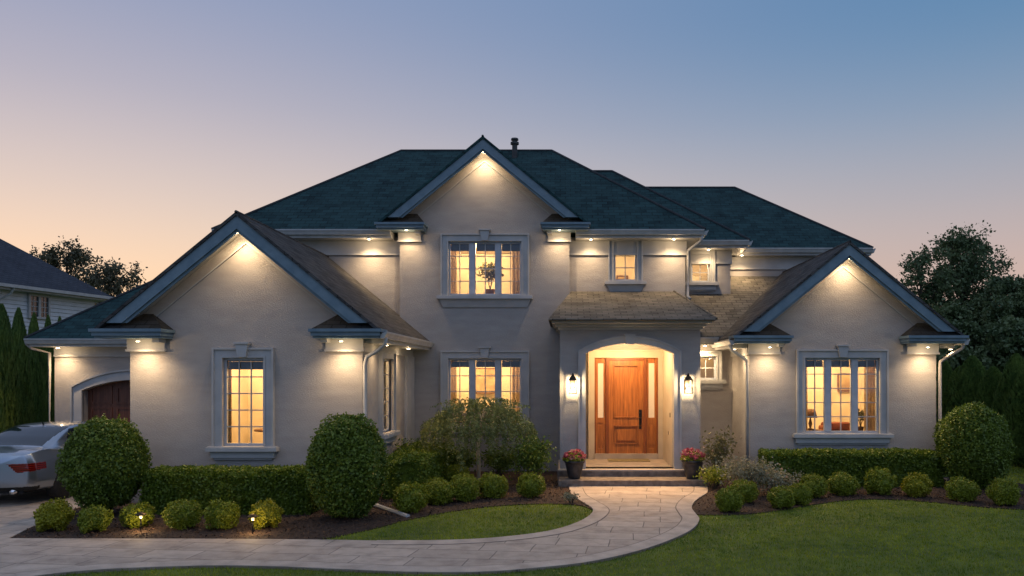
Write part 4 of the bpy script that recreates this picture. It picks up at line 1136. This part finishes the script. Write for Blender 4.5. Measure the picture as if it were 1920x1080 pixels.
tree('broadleaf_tree', (1728-VX)/42, F/42, Z(440,42)-.6, 1.5, 'slender leafy tree nearest the right gable', 'leaf_tree', 63, 40, 240, .13, .2, group='trees beyond the right side of the house', cl=.09)
tree('broadleaf_tree', (1805-VX)/41, F/41, Z(412,41)-.40, 2.0, 'tallest leafy tree at the right of the house', 'leaf_tree', 64, 84, 270, .13, .2, group='trees beyond the right side of the house', cl=.085)
tree('broadleaf_tree', (1865-VX)/44, F/44, Z(500,44)-.5, 2.2, 'dense dark tree before the tallest one at the right', 'leaf_tree', 65, 90, 560, .13, .1, group='trees beyond the right side of the house', cl=.10)
tree('broadleaf_tree', (1955-VX)/40, F/40, Z(485,40)-.7, 1.7, 'tree cut by the right edge of the photo', 'leaf_tree', 76, 44, 600, .17, .15, group='trees beyond the right side of the house', cl=.09)
tree('broadleaf_tree', (1780-VX)/47, F/47, Z(590,47), 2.0, 'low bushy tree just behind the clipped arborvitae row', 'leaf_tree', 67, 80, 700, .16, .05, group='trees beyond the right side of the house', cl=.14)
tree('broadleaf_tree', (1900-VX)/50, F/50, Z(600,50), 1.9, 'low bushy tree behind the arborvitae at the photo edge', 'leaf_tree', 68, 70, 700, .16, .05, group='trees beyond the right side of the house', cl=.14)
def treeline():
    rng = np.random.default_rng(71); P = []
    for x0,x1,y0 in ((-75,-24,66),(22,75,60)):
        for i in range(70):
            c = np.array([rng.uniform(x0,x1), y0+rng.uniform(-4,4), rng.uniform(.5,4.2)]); P.append(c+rng.normal(size=(260,3))*np.array([1.3,1.3,.9]))
    P = np.concatenate(P); P[:,2] = np.abs(P[:,2])
    o = np_mesh('distant_wood', cards(P,.45,None,.7), quads(len(P)), 'leaf_tree'); tag(o, 'far low belt of dark trees closing the view beyond the gardens', 'wood', kind='stuff')
treeline()

# ------------------------------------------------------------------ neighbouring house
nh = empty('neighbour_house', (-19.9,34,0), 0); tag(nh, 'white sided neighbouring house with a dark hipped roof at the far left', 'house')
u = Vector((-.194,-.981,0)).normalized(); wv = Vector((-.981,.194,0)).normalized()
def npt(a, b, z): p = u*a+wv*b; return (p.x, p.y, z)
L, Wd, ze = 16.0, 10.0, 5.76; pn = .77
m = MB(); V = [npt(0,0,ze),npt(L,0,ze),npt(L,Wd,ze),npt(0,Wd,ze),npt(Wd/2,Wd/2,ze+pn*Wd/2),npt(L-Wd/2,Wd/2,ze+pn*Wd/2)]
V += [(x,y,z-.03) for x,y,z in V[:4]]
m.add(V, [(1,0,4,5),(0,3,4),(3,2,5,4),(2,1,5),(0,1,7,6),(3,0,6,9),(6,7,8,9)])
nr = m.build('roof','grey_shingle',nh)
g = MB()
def strip(m, a0,a1,b0,b1,z0,z1):
    m.add([npt(a0,b0,z0),npt(a1,b0,z0),npt(a1,b1,z0),npt(a0,b1,z0),npt(a0,b0,z1),npt(a1,b0,z1),npt(a1,b1,z1),npt(a0,b1,z1)],[(0,1,2,3),(7,6,5,4),(4,5,1,0),(5,6,2,1),(6,7,3,2),(7,4,0,3)])
strip(g,0,L,-.12,0,ze-.13,ze-.01); strip(g,-.12,-.001,-.12,Wd,ze-.13,ze-.01); g.build('gutter','white_paint',nr)
g = MB(); strip(g,.02,L-.02,.02,Wd-.02,ze-.2,ze-.035); g.build('eave_soffit','white_paint',nr)
w = MB(); strip(w,.5,L-.5,.5,Wd-.5,-.1,ze-.201)
zb = .1
while zb < ze-.35:
    a0,a1 = .48, L-.48
    w.add([npt(a0,.46,zb),npt(a1,.46,zb),npt(a1,.495,zb+.15),npt(a0,.495,zb+.15),npt(a0,.499,zb),npt(a1,.499,zb)],[(3,2,1,0),(0,1,5,4)])
    zb += .16
w.build('siding_wall','siding',nh)
# window on the visible side: find param a for px
def apx(px):
    lo, hi = 0, 12
    for _ in range(50):
        mid = (lo+hi)/2; p = u*mid+wv*.45; X, Y = -19.9+p.x, 34+p.y
        if X/Y*F+VX > px: lo = mid
        else: hi = mid
    return lo
a1, a0 = apx(52), apx(92); sc = F/(34+(u*((a0+a1)/2)).y); z1, z0 = Z(556,sc), Z(594,sc)
wn = MB(); tk=.08
for (p0,p1,q0,q1) in ((a0,a0+tk,z0,z1),(a1-tk,a1,z0,z1),(a0,a1,z0-.08,z0),(a0,a1,z1,z1+.10),((a0+a1)/2-.05,(a0+a1)/2+.05,z0,z1)): strip(wn,p0,p1,.38,.50,q0,q1)
no_ = wn.build('window','white_paint',nh)
pn_ = MB(); strip(pn_,a0+tk,a1-tk,.44,.47,z0,z1); pn_.build('pane','dark_glass',no_)
mn = MB()
for q in (.25,.5,.75): strip(mn,a0+tk,a1-tk,.425,.439,z0+(z1-z0)*q-.012,z0+(z1-z0)*q+.012)
for q in (.25,.75): aq=a0+(a1-a0)*q; strip(mn,aq-.012,aq+.012,.42,.4245,z0,z1)
mn.build('muntin_grid','white_paint',no_)
ds = MB(); p = u*8.4-wv*.0; ds.tube([npt(4.9,-.06,ze-.12),npt(4.9,.1,ze-.35),npt(5.1,.42,ze-.6),npt(5.1,.42,0)],.045,8); ds.build('downspout','white_paint',nh)

# ------------------------------------------------------------------ parked car
def interp(keys, t):
    ks = sorted(keys)
    for a, b in zip(ks[:-1], ks[1:]):
        if t <= b:
            u_ = (t-a)/(b-a); 
            i = ks.index(a); p0 = keys[ks[max(i-1,0)]]; p1 = keys[a]; p2 = keys[b]; p3 = keys[ks[min(i+2,len(ks)-1)]]
            def h(q0,q1,q2,q3):
                k0 = ks[max(i-1,0)]; k3 = ks[min(i+2,len(ks)-1)]
                m1 = (q2-q0)/(b-k0) if b>k0 else 0; m2 = (q3-q1)/(k3-a) if k3>a else 0
                d = (q2-q1)/(b-a)
                if d == 0 or (q1-q0)*(d) <= 0 and i>0: m1 = 0
                if d == 0 or (q3-q2)*(d) <= 0 and i+2<len(ks): m2 = 0
                L_ = b-a
                return (2*u_**3-3*u_**2+1)*q1+(u_**3-2*u_**2+u_)*L_*m1+(-2*u_**3+3*u_**2)*q2+(u_**3-u_**2)*L_*m2
            return tuple(h(*q) for q in zip(p0,p1,p2,p3))
    return keys[ks[-1]]
def car():
    t = empty('parked_car', (-10.36, 13.68, .03)); t.scale = (1,1,.965); L = 4.78
    # station: half width, bottom z, shoulder z, deck z, roof z, roof half width
    K = {0.0:(.80,.34,.86,.93,.93,.60), .10:(.88,.28,.87,.96,.96,.62), .45:(.915,.25,.90,1.00,1.005,.64), .72:(.92,.22,.92,.99,1.03,.66),
         1.15:(.925,.20,.93,.97,1.22,.62), 1.65:(.925,.20,.93,.96,1.385,.58), 2.3:(.925,.20,.925,.95,1.42,.58), 2.9:(.92,.20,.92,.94,1.36,.56),
         3.3:(.92,.20,.91,.94,1.16,.60), 3.62:(.915,.20,.90,.94,.97,.66), 4.2:(.90,.22,.82,.87,.88,.62), 4.6:(.85,.25,.72,.77,.78,.55), 4.78:(.72,.32,.62,.67,.68,.5)}
    NS, NP = 260, 56
    ys = [L*i/(NS-1) for i in range(NS)]
    def profile(y):
        hw, zb, zs, zd, zr, rw = interp(K, y)
        zr = max(zr, zd+.005)
        pts = [(0,zb),(hw*.55,zb),(hw*.90,zb+.02),(hw*.985,zb+.14),(hw,zb+.32),(hw*.985,zs-.12),(hw*.955,zs-.02),(hw*.90,zd),(hw*.86,zd+.012)]
        if zr-zd > .06: pts += [(rw+ (hw*.84-rw)*.5, zd+(zr-zd)*.5+.012),(rw+.02, zr-.045),(rw*.86,zr-.008),(rw*.45,zr+.006),(0,zr+.012)]
        else: pts += [(hw*.70,zd+.018+(zr-zd)*.3),(rw*.92,zd+.02+(zr-zd)*.6),(rw*.8,zd+.022+(zr-zd)*.8),(rw*.45,zr+.022),(0,zr+.026)]
        pk = catmull(pts, 9)
        return pk
    prof = [profile(y) for y in ys]; npf = len(prof[0])
    # rear cap rings: move the first stations' outline inwards
    V = []; rows = []
    def add_row(pk, y, bulge=0):
        row = []
        for x, z in pk: row.append(len(V)); V.append((x, y+bulge, z))
        for x, z in pk[::-1][1:-1]: row.append(len(V)); V.append((-x, y+bulge, z))
        rows.append(row)
    cap = []
    for f in [.02]+[i/34 for i in range(2,34)]:
        pk = [(x*f, .62+(z-.62)*f) for x, z in prof[0]]; add_row(pk, -.055*(1-f**4)-.0, 0)
    for y, pk in zip(ys, prof):
        bow = .10*0
        add_row(pk, y)
    for f in (.93,.8,.5,.02):
        pk = [(x*f, .5+(z-.5)*f) for x, z in prof[-1]]; add_row(pk, L+.05*(1-f**3))
    # plan curvature of tail and nose
    V = [(x, y+ .16*(abs(x)/.92)**3*max(0,1-y/1.0) - .30*(abs(x)/.92)**2.5*max(0,(y-3.9)/.88), z) for x,y,z in V]
    n = len(rows[0]); groups = {'body':[], 'glass':[], 'tail':[], 'trim':[]}
    wheels = [(.98,.33),(3.86,.33)]
    for i in range(len(rows)-1):
        for k in range(n):
            q = (rows[i][k], rows[i][(k+1)%n], rows[i+1][(k+1)%n], rows[i+1][k])
            c = [sum(V[j][a] for j in q)/4 for a in range(3)]; x, y, z = abs(c[0]), c[1], c[2]
            if x > .70 and any(math.hypot(y-wy, z-wz) < .355 for wy, wz in wheels): continue
            g_ = 'body'
            if .78 < y < 1.62 and x < .56-.0*(y) and z > 1.035 and z < 1.375 and x < .66-(z-1.03)*.25: g_ = 'glass'
            elif 3.0 < y < 3.62 and x < .60 and z > .985: g_ = 'glass'
            elif 1.35 < y < 3.25 and x > .585 and z > .985 and z < 1.335 and not (2.28 < y < 2.34) and (z-.985) < (y-1.12)*.85 and (z-.985) < (3.42-y)*.9: g_ = 'glass'
            elif x > .46 and y < .42 and x < .93 and .625+.05*max(0,y)/.4 < z < .79 and z > .625+(.64-min(x,.64))*1.1: g_ = 'tail'
            elif y < .3 and z < .36: g_ = 'trim'
            groups[g_].append(q)
    def part(name, fs, mat, parent):
        idx = sorted({j for f in fs for j in f}); mp = {j:i for i,j in enumerate(idx)}
        m = MB(); m.v = [V[j] for j in idx]; m.f = [tuple(mp[j] for j in f) for f in fs]
        return m.build(name, mat, parent, smooth=True)
    body = part('body', groups['body'], 'car_paint', t)
    # bottom and wheel wells
    MB().box(-.66,.66,.15,4.6,.22,.60).build('underbody','rubber',t)
    gl = groups['glass']
    part('windows', gl, 'dark_glass', t)
    tl = groups['tail']
    part('taillight', [f for f in tl if sum(V[j][0] for j in f) > 0], 'tail_red', t); part('taillight', [f for f in tl if sum(V[j][0] for j in f) < 0], 'tail_red', t)
    part('lower_bumper', groups['trim'], 'rubber', t)
    for wy, wz in wheels:
        for sx in (-1,1):
            m = MB(); m.lathe([(.20,-.10),(.31,-.10),(.33,-.07),(.335,0),(.33,.07),(.31,.10),(.20,.10)], n=36)
            m.v = [(sx*.81+z*1.0, wy+y, wz-.03+x) for x,y,z in m.v]; wo = m.build('wheel','rubber',t,smooth=True)
            m = MB(); m.lathe([(.001,.06),(.05,.075),(.06,.05),(.17,.04),(.20,.085),(.215,.09),(.215,-.05),(.001,-.05)], n=36)
            m.v = [(sx*(.81+z), wy+y, wz-.03+x) for x,y,z in m.v]; m.build('rim','chrome',wo,smooth=True)
    MB().box(-.26,.26,-.075,-.058,.70,.82).build('licence_plate','plate',t)
    m = MB(); m.box(-.32,.32,-.075,-.055,.845,.865); m.build('trunk_trim','chrome',t)
    m = MB(); 
    for sx in (-1,1):
        m2 = MB(); m2.tube([(sx*.55,.02,.27),(sx*.55,.20,.28)],.045,14); m2.build('exhaust_tip','chrome',t,smooth=True)
    m = MB(); m.tube([(0,1.68,1.39),(0,1.62,1.47)],[.016,.004],6); m.build('antenna','rubber',t)
    for sx in (-1,1):
        m = MB(); m.box(sx*.93-.09,sx*.93+.09,3.02,3.14,.98,1.10); m.build('wing_mirror','car_paint',t,bevel=.03)
        MB().box(sx*.921-.006,sx*.921+.006,2.05,2.22,.80,.825).build('door_handle','chrome',t)
    tag(t, 'silver sedan seen from behind on the driveway at the left edge', 'car')
car()

# ------------------------------------------------------------------ things seen through the windows
def indoor_plant(x,y,z,label,s=1.0,seed=1,branchy=False):
    rng = np.random.default_rng(seed); t = empty('potted_plant',(x,y,z))
    MB().lathe([(.07*s,0),(.10*s,.17*s),(.105*s,.18*s),(.09*s,.16*s)],n=16).build('pot','brown_upholstery',t,smooth=True)
    m = MB()
    for i in range(6): a=i*1.05; m.tube([(0,0,.15*s),(.05*s*math.cos(a),.05*s*math.sin(a),.35*s),(.18*s*math.cos(a),.18*s*math.sin(a),.52*s)],[.008,.006,.003],5)
    m.build('stem','bark',t)
    P,d = ellipsoid_pts(500,(.27*s,.27*s,.2*s),.8,.1,rng); P[:,2]+=.55*s
    crown_obj('leaves',P,d,.07*s,'indoor_leaf',t)
    tag(t,label,'plant')
indoor_plant(-1.92,19.75,W2[2]+.02,'leafy houseplant seen through the middle pane of the upper centre window',1.25,81)
indoor_plant(6.72,17.6,W8[2]-.02,'small dark houseplant seen low in the middle pane of the right window',.7,82)
def shelf_under(x0,x1,y,z,label,mat='brown_upholstery',name='side_table',d=.35):
    t = empty(name,((x0+x1)/2,y,z-.55)); a=(x1-x0)/2
    MB().box(-a,a,-d/2,d/2,.50,.55).build('tabletop',mat,t)
    for sx in (-1,1):
        for sy in (-1,1): MB().box(sx*(a-.03)-.02,sx*(a-.03)+.02,sy*(d/2-.03)-.02,sy*(d/2-.03)+.02,0,.499).build('leg',mat,t)
    tag(t,label,'table')
shelf_under(-2.25,-1.6,19.75,W2[2]+.02,'low dark table under the houseplant in the upper centre window')
shelf_under(6.55,6.9,17.6,W8[2]-.02,'side table under the small houseplant in the right window')
# round dining table in the left window
t = empty('round_table',(-5.75,15.25,W1[2]-.5)); MB().lathe([(.0,.70),(.36,.70),(.36,.735),(0,.74)],n=30).build('tabletop','brown_upholstery',t)
MB().tube([(0,0,.0),(0,0,.70)],.035,10).build('pedestal','brown_upholstery',t); tag(t,'round pedestal table seen through the left gable window','table')
# armchair and lamp in right window
t = empty('armchair',(6.36,17.95,W8[2]-.45)); MB().box(-.34,.34,-.3,.3,.12,.42).build('seat','red_upholstery',t,bevel=.05); MB().box(-.34,.34,.18,.32,.42,.62).build('backrest','red_upholstery',t,bevel=.04)
for sx in (-1,1): MB().box(sx*.34-.06,sx*.34+.06,-.3,.3,.12,.55).build('armrest','red_upholstery',t,bevel=.04)
tag(t,'low red armchair seen through the right window','armchair')
t = empty('table_lamp',(5.64,17.8,W8[2]+.02)); MB().lathe([(.08,0),(.08,.02),(.02,.04),(.045,.14),(.02,.24),(.012,.30)],n=16).build('lamp_base','brown_upholstery',t,smooth=True)
MB().lathe([(.15,.28),(.11,.47),(.105,.47),(.145,.285)],n=20).build('lamp_shade','brown_upholstery',t,smooth=True); tag(t,'table lamp with a brown shade in the left pane of the right window','lamp')
shelf_under(5.4,5.9,17.8,W8[2]+.02,'side table under the lamp in the right window')
def picture(x0,x1,z0,z1,y,label):
    t = MB().box(x0,x1,y-.03,y,z0,z1).build('picture_frame','brown_upholstery'); MB().box(x0+.04,x1-.04,y-.036,y-.031,z0+.04,z1-.04).build('picture','picture',t)
    t.data.transform(Matrix.Identity(4)); tag(t,label,'picture')
picture(-5.75,-5.35,2.0,2.45,16.38,'framed picture on the back wall inside the left gable window')
picture(-2.45,-1.85,1.85,2.55,20.9,'framed picture on the back wall inside the lower centre window')
picture(6.75,7.15,1.95,2.4,19.2,'framed picture on the back wall inside the right window')
picture(1.4,1.72,4.95,5.08,21.2,'small picture on the back wall inside the small upper window')

# ------------------------------------------------------------------ sky, light, camera
wd = bpy.data.worlds.new('World'); S.world = wd; wd.use_nodes = True; nt = wd.node_tree
bg = nt.nodes['Background']
SUN_AZ, SUN_EL = R(-38), R(-1.0)
sky = N(nt, 'ShaderNodeTexSky'); sky.sky_type = 'NISHITA'; sky.sun_disc = False; sky.sun_elevation = R(0.5); sky.sun_rotation = SUN_AZ
sky.altitude = 0; sky.air_density = 1.2; sky.dust_density = 1.5; sky.ozone_density = 3.0
tc = N(nt, 'ShaderNodeTexCoord'); sp = N(nt, 'ShaderNodeSeparateXYZ'); nt.links.new(tc.outputs['Generated'], sp.inputs[0])
warm = ramp(nt, [(0,(.76,.46,.21)),(.10,(.67,.46,.29)),(.20,(.48,.395,.35)),(.31,(.30,.28,.33)),(.45,(.15,.20,.32)),(.7,(.17,.21,.32)),(1,(.20,.235,.33))], 'B_SPLINE')
cool = ramp(nt, [(0,(.47,.30,.22)),(.12,(.39,.29,.26)),(.20,(.30,.275,.29)),(.30,(.15,.215,.305)),(.42,(.045,.14,.27)),(.7,(.13,.18,.29)),(1,(.20,.235,.33))], 'B_SPLINE')
back = ramp(nt, [(0,(.15,.20,.305)),(.3,(.18,.24,.395)),(.65,(.21,.265,.385)),(1,(.23,.265,.36))])
for r_ in (warm,cool,back): nt.links.new(sp.outputs['Z'], r_.inputs[0])
fx = N(nt, 'ShaderNodeMapRange'); fx.inputs['From Min'].default_value = -.55; fx.inputs['From Max'].default_value = .55; fx.interpolation_type = 'SMOOTHSTEP'
nt.links.new(sp.outputs['X'], fx.inputs['Value'])
m1 = N(nt, 'ShaderNodeMix'); m1.data_type = 'RGBA'; nt.links.new(fx.outputs[0], m1.inputs['Factor']); nt.links.new(warm.outputs[0], m1.inputs['A']); nt.links.new(cool.outputs[0], m1.inputs['B'])
fy = N(nt, 'ShaderNodeMapRange'); fy.inputs['From Min'].default_value = -.35; fy.inputs['From Max'].default_value = .55; fy.interpolation_type = 'SMOOTHSTEP'
nt.links.new(sp.outputs['Y'], fy.inputs['Value'])
m2 = N(nt, 'ShaderNodeMix'); m2.data_type = 'RGBA'; nt.links.new(fy.outputs[0], m2.inputs['Factor']); nt.links.new(back.outputs[0], m2.inputs['A']); nt.links.new(m1.outputs['Result'], m2.inputs['B'])
sc_ = N(nt, 'ShaderNodeVectorMath', operation='SCALE'); sc_.inputs['Scale'].default_value = .02; nt.links.new(sky.outputs[0], sc_.inputs[0])
ad = N(nt, 'ShaderNodeVectorMath', operation='ADD'); nt.links.new(sc_.outputs[0], ad.inputs[0]); nt.links.new(m2.outputs['Result'], ad.inputs[1])
nt.links.new(ad.outputs[0], bg.inputs['Color']); bg.inputs['Strength'].default_value = 1.0
sun = lamp('dusk_sun', 'SUN', (0,0,30), .10, (.62,.74,1.0)); sun.data.angle = R(60); sun.rotation_euler = (R(42), 0, R(20))

cam = bpy.data.cameras.new('camera'); co = bpy.data.objects.new('camera', cam); COL.objects.link(co); S.camera = co
co.location = (0,0,H); co.rotation_euler = (R(90),0,0)
cam.sensor_width = 36; cam.lens = 36*F/1920; cam.shift_x = -(VX-960)/1920; cam.shift_y = (VY-540)/1920; cam.clip_end = 1500; cam.clip_start = .1
S.view_settings.view_transform = 'Standard'; S.view_settings.look = 'None'; S.view_settings.exposure = 0.6; S.view_settings.gamma = 1
S.cycles.use_denoising = True; S.cycles.max_bounces = 6; S.cycles.diffuse_bounces = 3; S.cycles.glossy_bounces = 3; S.cycles.transparent_max_bounces = 12
S.cycles.sample_clamp_indirect = 3.0; S.cycles.use_light_tree = True; S.cycles.caustics_reflective = False; S.cycles.caustics_refractive = False
for o in bpy.data.objects:
    if '_w' in o: del o['_w']
